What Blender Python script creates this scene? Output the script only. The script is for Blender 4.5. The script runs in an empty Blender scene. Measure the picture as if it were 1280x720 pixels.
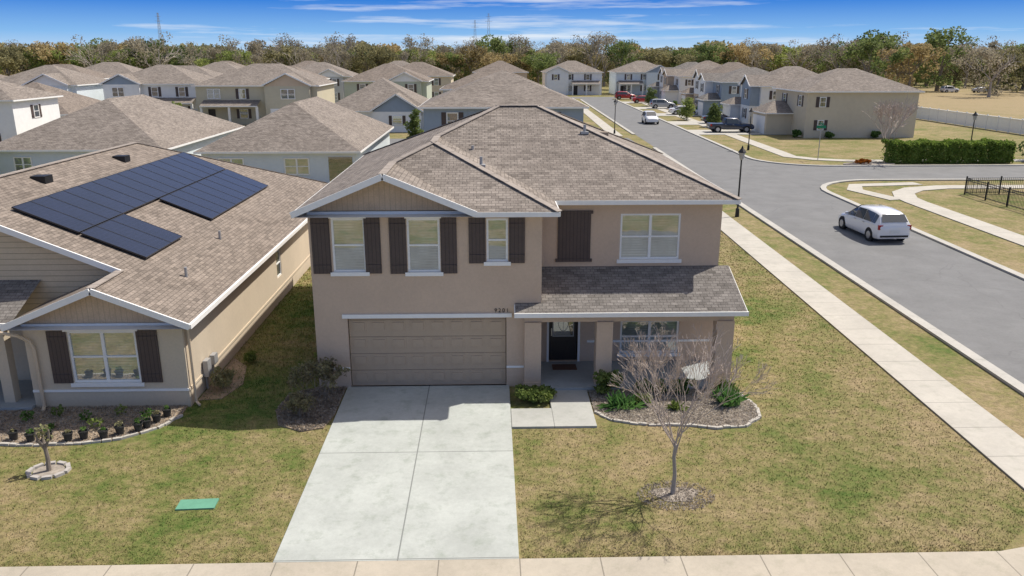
import bpy, math, random
import numpy as np
from mathutils import Vector, Matrix
random.seed(7)
D=bpy.data; C=bpy.context.scene.collection
P=math.radians(16.28); YAW=math.radians(1.5); H=9.65; FPX=1000.0
SP,CP=math.sin(P),math.cos(P); SY,CY=math.sin(YAW),math.cos(YAW)
def ray(u,v):
    a=(u-640)/FPX; b=(360-v)/FPX
    y=CP+SP*b; z=-SP+CP*b
    return Vector((a*CY+y*SY,-a*SY+y*CY,z))
def PX(u,v,Y):
    d=ray(u,v); t=Y/d.y
    return (d.x*t,H+d.z*t)
# ---------------------------------------------------------------- materials
def nmat(name):
    m=D.materials.new(name); m.use_nodes=True
    nt=m.node_tree; return m,nt,nt.nodes['Principled BSDF']
def nd(nt,t,**k):
    n=nt.nodes.new(t)
    for a,b in k.items():
        if a in n.inputs: n.inputs[a].default_value=b
        else: setattr(n,a,b)
    return n
def c4(c): return (c[0],c[1],c[2],1)
def mixc(nt,fac,a,b,mode='MIX'):
    n=nt.nodes.new('ShaderNodeMix'); n.data_type='RGBA'; n.blend_type=mode
    for s,v in ((0,fac),(6,a),(7,b)):
        if isinstance(v,bpy.types.NodeSocket): nt.links.new(v,n.inputs[s])
        else: n.inputs[s].default_value=c4(v) if isinstance(v,(tuple,list)) else v
    return n.outputs[2]
def math_(nt,op,a,b=None,clamp=False):
    n=nt.nodes.new('ShaderNodeMath'); n.operation=op; n.use_clamp=clamp
    for i,v in enumerate((a,b)):
        if v is None: continue
        if isinstance(v,bpy.types.NodeSocket): nt.links.new(v,n.inputs[i])
        else: n.inputs[i].default_value=v
    return n.outputs[0]
def noise(nt,vec,scale,detail=4,rough=.55):
    n=nd(nt,'ShaderNodeTexNoise'); n.inputs['Scale'].default_value=scale
    n.inputs['Detail'].default_value=detail; n.inputs['Roughness'].default_value=rough
    if vec is not None: nt.links.new(vec,n.inputs['Vector'])
    return n.outputs[0]
def maprange(nt,v,a,b,c=0,d=1):
    n=nd(nt,'ShaderNodeMapRange'); nt.links.new(v,n.inputs[0])
    for i,x in enumerate((a,b,c,d)): n.inputs[i+1].default_value=x
    return n.outputs[0]
def grey(nt,v):
    cc=nd(nt,'ShaderNodeCombineColor')
    for i in range(3): nt.links.new(v,cc.inputs[i])
    return cc.outputs[0]
def bump(nt,bs,h,strength=.3,dist=.02):
    n=nd(nt,'ShaderNodeBump'); n.inputs['Strength'].default_value=strength; n.inputs['Distance'].default_value=dist
    nt.links.new(h,n.inputs['Height']); nt.links.new(n.outputs[0],bs.inputs['Normal'])
def pos(nt): return nd(nt,'ShaderNodeNewGeometry').outputs['Position']
def objc(nt): return nd(nt,'ShaderNodeTexCoord').outputs['Object']
def uvc(nt): return nd(nt,'ShaderNodeTexCoord').outputs['UV']
def simple(name,col,rough=.6,var=.12,scale=6,metal=0,bmp=0,bscale=60,spec=.4,coat=0):
    m,nt,bs=nmat(name); o=objc(nt)
    f=noise(nt,o,scale); f2=noise(nt,o,scale*.15,3)
    f=math_(nt,'ADD',math_(nt,'MULTIPLY',f,.5),math_(nt,'MULTIPLY',f2,.5))
    f=maprange(nt,f,.3,.7)
    c=mixc(nt,f,tuple(x*(1-var) for x in col),tuple(min(1,x*(1+var)) for x in col))
    nt.links.new(c,bs.inputs['Base Color']); bs.inputs['Roughness'].default_value=rough
    bs.inputs['Metallic'].default_value=metal; bs.inputs['Specular IOR Level'].default_value=spec
    if coat: bs.inputs['Coat Weight'].default_value=coat; bs.inputs['Coat Roughness'].default_value=.05
    if bmp: bump(nt,bs,noise(nt,o,bscale,3),bmp,.01)
    return m
def stucco(name,col):
    m,nt,bs=nmat(name); p=pos(nt)
    f=maprange(nt,math_(nt,'ADD',math_(nt,'MULTIPLY',noise(nt,p,.8,5),.5),math_(nt,'MULTIPLY',noise(nt,p,14,4,.7),.5)),.35,.65)
    c=mixc(nt,f,tuple(x*.92 for x in col),tuple(x*1.06 for x in col))
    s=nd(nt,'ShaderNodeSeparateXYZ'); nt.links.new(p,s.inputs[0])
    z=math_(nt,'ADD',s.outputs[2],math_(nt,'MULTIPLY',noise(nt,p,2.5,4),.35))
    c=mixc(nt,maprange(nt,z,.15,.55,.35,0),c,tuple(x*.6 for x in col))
    nt.links.new(c,bs.inputs['Base Color']); bs.inputs['Roughness'].default_value=.92; bs.inputs['Specular IOR Level'].default_value=.2
    bump(nt,bs,noise(nt,p,40,3),.4,.012); return m
def stripemask(nt,axis,period,lw,off=0):
    s=nd(nt,'ShaderNodeSeparateXYZ'); nt.links.new(uvc(nt),s.inputs[0])
    v=math_(nt,'DIVIDE',math_(nt,'SUBTRACT',s.outputs[axis],off),period)
    return math_(nt,'LESS_THAN',math_(nt,'FRACT',v),lw/period)
def striped(name,col,axis,period,lw,dark=.6,rough=.6,var=.1,scale=3,extra=None,bmp=.4):
    m,nt,bs=nmat(name); o=objc(nt)
    f=maprange(nt,math_(nt,'ADD',math_(nt,'MULTIPLY',noise(nt,o,scale),.5),math_(nt,'MULTIPLY',noise(nt,o,scale*8),.5)),.35,.65)
    c=mixc(nt,f,tuple(x*(1-var) for x in col),tuple(min(1,x*(1+var)) for x in col))
    k=stripemask(nt,axis,period,lw)
    if extra:
        for e in extra: k=math_(nt,'MAXIMUM',k,stripemask(nt,*e))
    c=mixc(nt,k,c,tuple(x*dark for x in col))
    nt.links.new(c,bs.inputs['Base Color']); bs.inputs['Roughness'].default_value=rough
    if bmp: bump(nt,bs,math_(nt,'SUBTRACT',1.0,k),bmp,.02)
    return m
def shingle(name,c1,c2,c3):
    m,nt,bs=nmat(name); uv=uvc(nt)
    def br(w,h,off,a,b,mort,ms):
        n=nd(nt,'ShaderNodeTexBrick'); nt.links.new(uv,n.inputs['Vector'])
        n.offset=off; n.inputs['Scale'].default_value=1; n.inputs['Brick Width'].default_value=w
        n.inputs['Row Height'].default_value=h; n.inputs['Mortar Size'].default_value=ms
        n.inputs['Color1'].default_value=c4(a); n.inputs['Color2'].default_value=c4(b); n.inputs['Mortar'].default_value=c4(mort)
        n.inputs['Mortar Smooth'].default_value=.3
        return n
    b1=br(.21,.13,.43,c1,c2,tuple(x*.4 for x in c2),.010)
    b2=br(.33,.13,.37,c1,c3,c3,0.0)
    c=mixc(nt,.42,b1.outputs[0],b2.outputs[0])
    f=maprange(nt,noise(nt,objc(nt),.5,6,.6),.35,.65)
    c=mixc(nt,f,c,mixc(nt,1.0,c,(.82,.815,.81),'MULTIPLY'))
    g=maprange(nt,noise(nt,objc(nt),30,3),.3,.7,.78,1.22)
    c=mixc(nt,1.0,c,grey(nt,g),'MULTIPLY')
    nt.links.new(c,bs.inputs['Base Color']); bs.inputs['Roughness'].default_value=.9; bs.inputs['Specular IOR Level'].default_value=.2
    bump(nt,bs,math_(nt,'SUBTRACT',1.0,b1.outputs[1]),.6,.02)
    return m
def grassmat(name,blade=False):
    m,nt,bs=nmat(name); p=pos(nt)
    f=math_(nt,'ADD',math_(nt,'ADD',math_(nt,'MULTIPLY',noise(nt,p,.18,5,.6),.30),math_(nt,'MULTIPLY',noise(nt,p,.75,7,.72),.42)),math_(nt,'MULTIPLY',noise(nt,p,3.6,6,.75),.28))
    f=maprange(nt,f,.41,.59,-.08,.78)
    for (x,y,r,a) in ((-6.9,22.5,3.8,.62),(-6.9,30,6,.5),(-6.2,18,2.6,.2),(8.6,30,3.8,.65),(8.2,25,2.2,.25),(-6.5,15.2,1.2,.35),(8.0,15.8,.9,.5),(15.2,25,2,.2),(-10,18,3,.12),(120,175,90,-.7)):
        n=nd(nt,'ShaderNodeVectorMath',operation='DISTANCE'); nt.links.new(p,n.inputs[0]); n.inputs[1].default_value=(x,y,0)
        g=maprange(nt,n.outputs['Value'],0,r,a,0); f=math_(nt,'ADD',f,g)
    fine=noise(nt,p,30,4,.75)
    f=math_(nt,'ADD',f,maprange(nt,fine,.3,.7,-.22,.22),True)
    r=nd(nt,'ShaderNodeValToRGB'); nt.links.new(f,r.inputs[0]); e=r.color_ramp
    e.elements[0].position=0; e.elements[0].color=(.38,.295,.165,1)
    e.elements[1].position=1; e.elements[1].color=(.09,.155,.03,1)
    x=e.elements.new(.36); x.color=(.28,.24,.105,1)
    x=e.elements.new(.66); x.color=(.185,.20,.062,1)
    k=.95 if not blade else 1.22
    dk=maprange(nt,noise(nt,p,5,7,.82),.36,.56,.58*k,k)
    c=mixc(nt,1.0,r.outputs[0],grey(nt,dk),'MULTIPLY')
    nt.links.new(c,bs.inputs['Base Color']); bs.inputs['Roughness'].default_value=.9; bs.inputs['Specular IOR Level'].default_value=.15
    if not blade: bump(nt,bs,fine,.6,.04)
    return m
def foliage(name,cols,scale=1.2,rnd=.25):
    m,nt,bs=nmat(name); o=objc(nt)
    r=nd(nt,'ShaderNodeValToRGB'); e=r.color_ramp
    e.elements[0].color=c4(cols[0]); e.elements[1].color=c4(cols[-1])
    if len(cols)>2: x=e.elements.new(.5); x.color=c4(cols[1])
    f=math_(nt,'ADD',math_(nt,'MULTIPLY',noise(nt,o,scale,3),.6),math_(nt,'MULTIPLY',noise(nt,o,scale*9,2),.4))
    f=maprange(nt,f,.35,.65)
    oi=nd(nt,'ShaderNodeObjectInfo'); f=math_(nt,'ADD',f,maprange(nt,oi.outputs['Random'],0,1,-rnd,rnd),True)
    nt.links.new(f,r.inputs[0]); nt.links.new(r.outputs[0],bs.inputs['Base Color'])
    bs.inputs['Roughness'].default_value=.8; bs.inputs['Specular IOR Level'].default_value=.2
    tr=nd(nt,'ShaderNodeBsdfTranslucent'); nt.links.new(r.outputs[0],tr.inputs[0])
    mx=nd(nt,'ShaderNodeMixShader'); mx.inputs[0].default_value=.4
    nt.links.new(bs.outputs[0],mx.inputs[1]); nt.links.new(tr.outputs[0],mx.inputs[2]); nt.links.new(mx.outputs[0],nt.nodes['Material Output'].inputs[0])
    return m
def glassmat(name,base,blind=True,refl=.22):
    m,nt,bs=nmat(name)
    f=maprange(nt,noise(nt,objc(nt),1.3,3),.38,.62)
    c=mixc(nt,f,tuple(x*.45 for x in base),base)
    if blind:
        k=stripemask(nt,1,.08,.028); c=mixc(nt,k,c,tuple(x*.66 for x in base))
    nt.links.new(c,bs.inputs['Base Color']); bs.inputs['Roughness'].default_value=.5
    gl=nd(nt,'ShaderNodeBsdfGlossy'); gl.inputs['Roughness'].default_value=.02; gl.inputs['Color'].default_value=(.95,1,1,1)
    bn=nd(nt,'ShaderNodeBump'); bn.inputs['Strength'].default_value=.06; bn.inputs['Distance'].default_value=.05; nt.links.new(noise(nt,objc(nt),1.1,2),bn.inputs['Height']); nt.links.new(bn.outputs[0],gl.inputs['Normal'])
    mx=nd(nt,'ShaderNodeMixShader'); mx.inputs[0].default_value=refl
    nt.links.new(bs.outputs[0],mx.inputs[1]); nt.links.new(gl.outputs[0],mx.inputs[2])
    nt.links.new(mx.outputs[0],nt.nodes['Material Output'].inputs[0])
    return m
def concrete(name,col,masks,var=.1,stain=.35,tyre=False):
    m,nt,bs=nmat(name); p=pos(nt)
    f=maprange(nt,math_(nt,'ADD',math_(nt,'MULTIPLY',noise(nt,p,.6,6,.62),.65),math_(nt,'MULTIPLY',noise(nt,p,9,5,.7),.35)),.38,.62)
    c=mixc(nt,f,tuple(x*(1-var) for x in col),tuple(x*(1+var) for x in col))
    sp=maprange(nt,noise(nt,p,2.2,7,.75),.52,.68,0,stain)
    c=mixc(nt,sp,c,(col[0]*.55,col[1]*.60,col[2]*.52))
    s2=maprange(nt,noise(nt,p,55,2,.5),.62,.75,0,.35); c=mixc(nt,s2,c,tuple(x*.5 for x in col))
    if tyre:
        v=nd(nt,'ShaderNodeTexVoronoi'); v.feature='DISTANCE_TO_EDGE'; v.inputs['Scale'].default_value=.16
        nv=nd(nt,'ShaderNodeVectorMath',operation='ADD'); n3=nd(nt,'ShaderNodeTexNoise'); n3.inputs['Scale'].default_value=.8; nt.links.new(p,n3.inputs['Vector']); nt.links.new(p,nv.inputs[0]); nt.links.new(n3.outputs[1],nv.inputs[1]); nt.links.new(nv.outputs[0],v.inputs['Vector'])
        c=mixc(nt,maprange(nt,v.outputs[0],0,.006,.3,0),c,tuple(x*.5 for x in col))
    k=None
    for e in masks:
        q=stripemask(nt,*e); k=q if k is None else math_(nt,'MAXIMUM',k,q)
    if k is not None: c=mixc(nt,k,c,tuple(x*.5 for x in col))
    nt.links.new(c,bs.inputs['Base Color']); bs.inputs['Roughness'].default_value=.85
    bump(nt,bs,noise(nt,p,40,4),.15,.01)
    return m
M={}
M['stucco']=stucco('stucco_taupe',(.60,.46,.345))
M['stucco_dark']=simple('stucco_dark_taupe',(.30,.25,.20),.9,.06,3,bmp=.3,bscale=45,spec=.2)  # plain darker taupe, used on the box roof vent
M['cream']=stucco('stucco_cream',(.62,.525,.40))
M['white']=simple('white_trim',(.86,.85,.82),.55,.05,8)
M['roof']=shingle('shingle_tan',(.375,.325,.28),(.205,.175,.15),(.155,.133,.115))
M['roof_dark']=shingle('shingle_grey',(.30,.275,.25),(.165,.15,.135),(.12,.108,.098))
M['roof_b']=shingle('shingle_brown',(.335,.28,.235),(.19,.158,.132),(.148,.125,.105))
M['cap']=simple('ridge_cap_tan',(.33,.285,.245),.9,.2,8)
M['shutter']=striped('shutter_boards',(.085,.06,.052),0,.11,.012,.35,.6)
M['door']=simple('dark_door',(.03,.024,.022),.4,.1)
M['garage']=striped('garage_panels',(.46,.35,.25),1,.53,.02,.5,.5,.04)
M['siding']=striped('shake_siding',(.60,.445,.30),0,.15,.014,.78,.8,.12)
M['siding_h']=striped('lap_siding',(.62,.50,.35),1,.17,.02,.6,.8,.06)
M['glass']=glassmat('window_glass',(.34,.37,.345),True,.34)
M['glass_d']=glassmat('window_glass_dark',(.05,.06,.065),False)
M['carglass']=glassmat('car_glass',(.010,.012,.014),False,.10)
M['solar']=striped('solar_cells',(.012,.015,.035),0,.17,.006,2.2,.2,.2,1,extra=[(1,.17,.006)],bmp=0)
M['alu']=simple('dark_aluminium',(.05,.05,.055),.4,.05,metal=.5)
M['drive']=concrete('driveway_concrete',(.435,.455,.42),[(0,500,.03,-1.92),(1,4.45,.03,13.75)],.12,.5)
M['walk_x']=concrete('sidewalk_front',(.44,.39,.31),[(0,1.6,.025,.5)],.1)
M['walk_p']=concrete('path_concrete',(.42,.42,.385),[(0,1.15,.02,.5)],.1)
M['walk_y']=concrete('sidewalk_side',(.47,.44,.38),[(1,1.6,.025,0)],.1)
M['porchfloor']=concrete('porch_slab',(.34,.36,.36),[],.1)
M['kerb']=concrete('kerb_concrete',(.45,.43,.385),[(1,3,.02,0)],.1)
M['asphalt']=concrete('asphalt',(.17,.17,.168),[],.12,.25,True)
M['grass']=grassmat('lawn')
M['blade']=grassmat('lawn_blades',True)
M['mulch']=simple('mulch',(.33,.29,.245),.95,.4,14,bmp=1,bscale=30,spec=.1)
M['chip']=foliage('mulch_chips',[(.22,.185,.15),(.42,.37,.31),(.62,.56,.48)],9)
M['soil']=simple('soil',(.30,.235,.17),.95,.4,9,bmp=1,bscale=25,spec=.1)
M['stone']=simple('edging_stone',(.46,.43,.38),.9,.2,10)
M['brickp']=simple('paver_grey',(.44,.41,.38),.9,.25,12)
M['black']=simple('black_metal',(.015,.015,.016),.45,.1)
M['tyre']=simple('tyre',(.02,.02,.02),.8,.1)
M['rim']=simple('alloy',(.45,.45,.46),.3,.05,metal=.8)
M['bark']=simple('bark',(.25,.21,.17),.95,.3,12,bmp=.6)
M['bark_grey']=simple('bark_grey',(.38,.335,.29),.95,.25,12)
M['twig']=simple('twig',(.48,.40,.34),.95,.25,5)
M['leaf']=foliage('leaf_green',[(.05,.11,.025),(.11,.20,.045),(.20,.30,.09)],3)
M['leaf_b']=foliage('leaf_bright_green',[(.08,.18,.05),(.15,.30,.08),(.28,.42,.15)],3)
M['leaf_y']=foliage('leaf_yellowgreen',[(.09,.13,.03),(.18,.24,.06),(.31,.34,.12)],3)
M['leaf_br']=foliage('leaf_brownish',[(.17,.14,.08),(.28,.26,.14),(.33,.33,.16)],3)
M['hedge']=foliage('hedge_leaf',[(.10,.16,.03),(.20,.29,.05),(.31,.39,.10)],2)
M['t_green']=foliage('tree_green',[(.09,.13,.045),(.18,.23,.075),(.28,.33,.12)],.35,.35)  # tree leaf colours from here are lightened in place of distance haze
M['t_lime']=foliage('tree_lime',[(.15,.19,.055),(.26,.32,.09),(.37,.41,.14)],.35,.35)
M['t_rust']=foliage('tree_rust',[(.22,.175,.085),(.38,.30,.14),(.50,.39,.20)],.35,.35)
M['t_grey']=foliage('tree_grey',[(.20,.18,.13),(.33,.29,.21),(.42,.38,.28)],.35,.35)
M['t_olive']=foliage('tree_olive',[(.16,.15,.075),(.27,.25,.12),(.37,.34,.18)],.35,.35)
M['plastic_green']=simple('green_lid',(.13,.33,.22),.6,.12,10)
M['red_l']=simple('tail_lamp',(.35,.01,.01),.2,.05)
M['head_l']=simple('head_lamp',(.75,.75,.75),.15,.05)
M['plate']=simple('plate_white',(.7,.7,.66),.5,.1)
M['beigepipe']=simple('downspout_beige',(.62,.50,.36),.5,.05)
M['pot']=simple('pot_black',(.03,.03,.03),.6,.1)
M['mat_d']=simple('doormat',(.12,.07,.05),.95,.2,20)
M['sign']=simple('sign_green',(.01,.22,.10),.4,.05)
M['steel']=simple('galvanised',(.4,.4,.4),.5,.1,metal=.3)
M['flower']=foliage('flower_orange',[(.4,.1,.02),(.6,.25,.03)],6)
def paint(n,c): return simple('paint_'+n,c,.25,.02,2,coat=.8)
M['p_white']=paint('white',(.80,.80,.80)); M['p_red']=paint('red',(.40,.02,.02)); M['p_navy']=paint('navy',(.02,.03,.06)); M['p_silver']=paint('silver',(.40,.41,.42))
# ---------------------------------------------------------------- mesh builder
class MB:
    def __init__(s): s.v=[]; s.f=[]
    def add(s,vs,fs):
        o=len(s.v); s.v+= [tuple(x) for x in vs]; s.f+=[tuple(i+o for i in f) for f in fs]; return s
    def poly(s,pts): return s.add(pts,[tuple(range(len(pts)))])
    def box(s,x0,x1,y0,y1,z0,z1):
        return s.add([(x0,y0,z0),(x1,y0,z0),(x1,y1,z0),(x0,y1,z0),(x0,y0,z1),(x1,y0,z1),(x1,y1,z1),(x0,y1,z1)],
            [(0,3,2,1),(4,5,6,7),(0,1,5,4),(1,2,6,5),(2,3,7,6),(3,0,4,7)])
    def obox(s,F,u0,u1,z0,z1,o0,o1):
        b,ux,n=F; Z=Vector((0,0,1)); vs=[]
        for z in (z0,z1):
            for u,o in ((u0,o0),(u1,o0),(u1,o1),(u0,o1)): vs.append(b+ux*u+n*o+Z*z)
        return s.add(vs,[(0,3,2,1),(4,5,6,7),(0,1,5,4),(1,2,6,5),(2,3,7,6),(3,0,4,7)])
    def beam(s,a,b,w,h):
        a=Vector(a); b=Vector(b); d=(b-a).normalized(); sd=d.cross(Vector((0,0,1))).normalized()*(w/2); up=sd.cross(d).normalized()*(h/2)
        vs=[a-sd-up,a+sd-up,a+sd+up,a-sd+up,b-sd-up,b+sd-up,b+sd+up,b-sd+up]
        return s.add(vs,[(0,1,2,3),(7,6,5,4),(0,4,5,1),(1,5,6,2),(2,6,7,3),(3,7,4,0)])
    def tube(s,pts,rad,n=6,cap=True):
        pts=[Vector(p) for p in pts]; vs=[]; fs=[]
        for i,p in enumerate(pts):
            d=(pts[min(i+1,len(pts)-1)]-pts[max(i-1,0)]).normalized()
            r=rad[i] if isinstance(rad,(list,tuple)) else rad
            a=d.cross(Vector((1,0,0)) if abs(d.x)<.8 else Vector((0,1,0))).normalized(); b=d.cross(a)
            for k in range(n):
                t=2*math.pi*k/n; vs.append(p+a*math.cos(t)*r+b*math.sin(t)*r)
        for i in range(len(pts)-1):
            for k in range(n):
                fs.append((i*n+k,i*n+(k+1)%n,(i+1)*n+(k+1)%n,(i+1)*n+k))
        if cap: fs.append(tuple(range(n))[::-1]); fs.append(tuple(range((len(pts)-1)*n,len(pts)*n)))
        return s.add(vs,fs)
    def slab(s,pts,z0,z1):
        n=len(pts); vs=[(x,y,z0) for x,y in pts]+[(x,y,z1) for x,y in pts]
        return s.add(vs,[tuple(range(n))[::-1],tuple(range(n,2*n))]+[(i,(i+1)%n,(i+1)%n+n,i+n) for i in range(n)])
    def build(s,name,mat,parent=None,loc=None,smooth=False,uv=True):
        me=D.meshes.new(name); off=Vector((0,0,0))
        if parent is not None and loc is None and parent.get('_w'): 
            off=Vector(parent['_w'])
        vs=[(a-off.x,b-off.y,c-off.z) for a,b,c in s.v] if off.length>0 else s.v
        me.from_pydata(vs,[],s.f); me.materials.append(mat)
        if uv and len(s.f)<40000:
            l=me.uv_layers.new(name='UVMap').data
            for p in me.polygons:
                n=p.normal
                if abs(n.z)>.999: t=Vector((1,0,0)); b=Vector((0,1,0))
                else: t=Vector((-n.y,n.x,0)).normalized(); b=n.cross(t)
                for li in p.loop_indices:
                    c=Vector(s.v[me.loops[li].vertex_index]); l[li].uv=(c.dot(t),c.dot(b))
        if smooth: me.shade_smooth(); me.set_sharp_from_angle(angle=math.radians(42))
        o=D.objects.new(name,me); C.objects.link(o)
        if parent is not None: o.parent=parent
        return o
def tag(o,label,cat,group=None,kind=None):
    if kind: o['kind']=kind
    if label: o['label']=label
    if cat: o['category']=cat
    if group: o['group']=group
    return o
def root(name,loc,label,cat,group=None,rz=0,world=False):
    o=D.objects.new(name,None); C.objects.link(o); o.location=loc; o.rotation_euler=(0,0,rz)
    o.empty_display_size=.3
    if world: o['_w']=tuple(loc)
    return tag(o,label,cat,group)
def copytree(o,parent=None):
    c=o.copy(); C.objects.link(c); c.parent=parent
    for ch in list(o.children): copytree(ch,c)
    return c
def struct(o): o['kind']='structure'; return o
X=Vector((1,0,0)); Y_=Vector((0,1,0)); Z=Vector((0,0,1))
# ---------------------------------------------------------------- facade helpers
def wall_holes(mb,F,u0,u1,z0,z1,holes,depth=.1):
    b,ux,n=F; us=sorted({u0,u1}|{h[0] for h in holes}|{h[1] for h in holes}); zs=sorted({z0,z1}|{h[2] for h in holes}|{h[3] for h in holes})
    p=lambda u,z,o=0:b+ux*u+Z*z+n*o
    for i in range(len(us)-1):
        for j in range(len(zs)-1):
            cu=(us[i]+us[i+1])/2; cz=(zs[j]+zs[j+1])/2
            if any(h[0]<cu<h[1] and h[2]<cz<h[3] for h in holes): continue
            mb.poly([p(us[i],zs[j]),p(us[i+1],zs[j]),p(us[i+1],zs[j+1]),p(us[i],zs[j+1])])
    for a,c,d,e in holes:
        mb.poly([p(a,d),p(a,e),p(a,e,-depth),p(a,d,-depth)]); mb.poly([p(c,d),p(c,d,-depth),p(c,e,-depth),p(c,e)])
        mb.poly([p(a,e),p(c,e),p(c,e,-depth),p(a,e,-depth)]); mb.poly([p(a,d),p(a,d,-depth),p(c,d,-depth),p(c,d)])
def window(r,F,u0,u1,z0,z1,o=-.07,double=False,sill=True,glass='glass',fw=.06,rail=True):
    m=MB()
    m.obox(F,u0,u0+fw,z0,z1,o,o+.05); m.obox(F,u1-fw,u1,z0,z1,o,o+.05)
    m.obox(F,u0+fw,u1-fw,z1-fw,z1,o,o+.05); m.obox(F,u0+fw,u1-fw,z0,z0+fw,o,o+.05)
    zm=(z0+z1)/2
    segs=[(u0+fw,u1-fw)]
    if double:
        um=(u0+u1)/2; m.obox(F,um-fw*.7,um+fw*.7,z0+fw,z1-fw,o,o+.048); segs=[(u0+fw,um-fw*.7),(um+fw*.7,u1-fw)]
    if rail:
        for a,b in segs: m.obox(F,a,b,zm-.025,zm+.025,o+.005,o+.045)
    w=m.build('window',M['white'],r)
    g=MB(); g.obox(F,u0+fw*.5,u1-fw*.5,z0+fw*.5,z1-fw*.5,o-.01,o+.015)
    w['_w']=r['_w']; g.build('pane',M[glass],w)
    if sill:
        s=MB(); s.obox(F,u0-.08,u1+.08,z0-.11,z0,0.002,.06); s.build('window_sill',M['white'],r)
    return w
def shutter(r,F,u0,u1,z0,z1):
    m=MB(); m.obox(F,u0,u1,z0,z1,.003,.04)
    for z in (z0+.15,z1-.27): m.obox(F,u0+.01,u1-.01,z,z+.11,.04,.06)
    return m.build('shutter',M['shutter'],r)
# ================================================================ SETTING
g=MB(); g.poly([(-2500,-300,0),(2500,-300,0),(2500,4000,0),(-2500,4000,0)]); struct(g.build('ground',M['grass']))
K=.026
def xl(y): return 15.45+K*y
def xr(y): return 22.75+K*y
def arc(cx,cy,r,a0,a1,n=10): return [(cx+r*math.cos(math.radians(a0+(a1-a0)*i/n)),cy+r*math.sin(math.radians(a0+(a1-a0)*i/n))) for i in range(n+1)]
def strip(name,pts,w,z0,z1,mat,side=1):
    m=MB(); n=len(pts); L=[];R=[]
    for i,(x,y) in enumerate(pts):
        a=Vector(pts[max(i-1,0)]+(0,)) ; b=Vector(pts[min(i+1,n-1)]+(0,)); d=(b-a).normalized(); nn=Vector((d.y,-d.x,0))*side
        L.append((x,y)); R.append((x+nn.x*w,y+nn.y*w))
    for i in range(n-1):
        q=[L[i],L[i+1],R[i+1],R[i]]
        vs=[(x,y,z0) for x,y in q]+[(x,y,z1) for x,y in q]
        fs=[(4,5,6,7),(0,1,5,4),(2,3,7,6)]
        if i==0: fs.append((3,0,4,7))
        if i==n-2: fs.append((1,2,6,5))
        m.add(vs,fs)
    return struct(m.build(name,mat))
r=MB(); r.poly([(xl(-60),-60,.006),(xr(-60),-60,.006),(xr(190),190,.006),(xl(190),190,.006)]); struct(r.build('side_road',M['asphalt']))
cr=MB(); pts=[(24.0,63),(160,62),(160,70.5),(24.0,71)]; cr.poly([(x,y,.010) for x,y in pts])
c1=arc(xr(57)+6.2,56.8,6.2,180,90,8); cr.poly([(x,y,.010) for x,y in [(xr(57)-.5,63.0)]+[(xr(57)-.5,56.8)]+c1])
c2=arc(xr(77)+6,77,6,270,180,8); cr.poly([(x,y,.010) for x,y in [(xr(77)-.5,71.0)]+c2+[(xr(77)-.5,77)]])
struct(cr.build('cross_street',M['asphalt']))
b2=MB(); b2.poly([(-140,89,.012),(16.5,90,.012),(16.5,97,.012),(-140,96,.012)]); b2.poly([(-60,186,.012),(90,186,.012),(90,193.5,.012),(-60,193.5,.012)]); struct(b2.build('back_street',M['asphalt']))
strip('kerb_left',[(xl(y),y) for y in range(-20,86,3)]+[(xl(86),86)],.4,0,.1,M['kerb'],-1)
strip('kerb_left_far',[(xl(y),y) for y in range(101,184,4)],.4,0,.1,M['kerb'],-1)
strip('kerb_right',[(xr(y),y) for y in range(-20,56,3)]+c1+[(x,63-(x-30)*.0075) for x in range(32,160,6)],.4,0,.1,M['kerb'],1)
strip('kerb_corner',[(x,71-(x-24)*.0037) for x in range(160,31,-6)]+c2+[(xr(y),y) for y in range(78,184,4)],.4,0,.1,M['kerb'],1)
strip('sidewalk_side',[(11.75+.03*y,y) for y in [15.2]+list(range(17,88,3))],1.5,0,.05,M['walk_y'],1)
strip('sidewalk_side_far',[(11.75+.03*y,y) for y in range(99,184,4)],1.5,0,.05,M['walk_y'],1)
w=MB(); w.slab([(-60,12.2),(12.4,12.2),(13.3,12.9),(13.72,15.2),(12.2,15.2),(11.9,14.5),(11.2,13.95),(10.2,13.72),(-60,13.72)],0,.048); struct(w.build('sidewalk_front',M['walk_x']))
fr=MB(); fr.poly([(-60,4,.014),(15,4,.014),(15,10.5,.014),(-60,10.5,.014)]); struct(fr.build('front_street',M['asphalt']))
strip('sidewalk_right',[(27.0+.02*y,y) for y in range(-10,54,3)]+[(28.3,55),(29.2,57.2),(31,59)]+[(x,60) for x in range(34,140,8)],1.5,0,.05,M['walk_y'],1)
strip('sidewalk_link',[(27.4,53.8),(26.3,58.2),(27.6,60.8),(33,61.6)],1.2,0,.046,M['walk_y'],1)
strip('sidewalk_right_far',[(x,74) for x in (60,48,40,34)]+[(30.5,75.5),(28.6,78)]+[(28.6+K*(y-78),y) for y in range(82,184,4)],1.5,0,.05,M['walk_y'],1)
d=MB(); d.slab([(-4.35,13.724),(.5,13.724),(.5,22.48),(-4.35,22.48)],0,.05); struct(d.build('driveway',M['drive']))
d=MB(); d.slab([(.505,19.55),(2.8,19.55),(2.8,21.95),(1.65,21.95),(1.65,20.7),(.505,20.7)],0,.06); struct(d.build('front_path',M['walk_p']))
d=MB()
for y0,y1 in ((100.5,107),(115,121),(132,138),(149,155),(167,173)): d.slab([(xr(y0)+.5,y0),(37,y0),(37,y1),(xr(y1)+.5,y1)],0,.056)
for x0 in (-30.5,-57,-73.5): d.slab([(x0,97),(x0+5.2,97),(x0+5.2,131),(x0,131)],0,.05)
struct(d.build('far_driveways',M['kerb']))
bed=[(2.85,22.0),(2.85,20.5),(3.3,19.95),(4.2,19.65),(5.3,19.6),(6.0,19.4),(6.8,19.5),(7.35,20.0),(7.5,20.8),(7.25,21.6),(7.2,22.0)]
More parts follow.
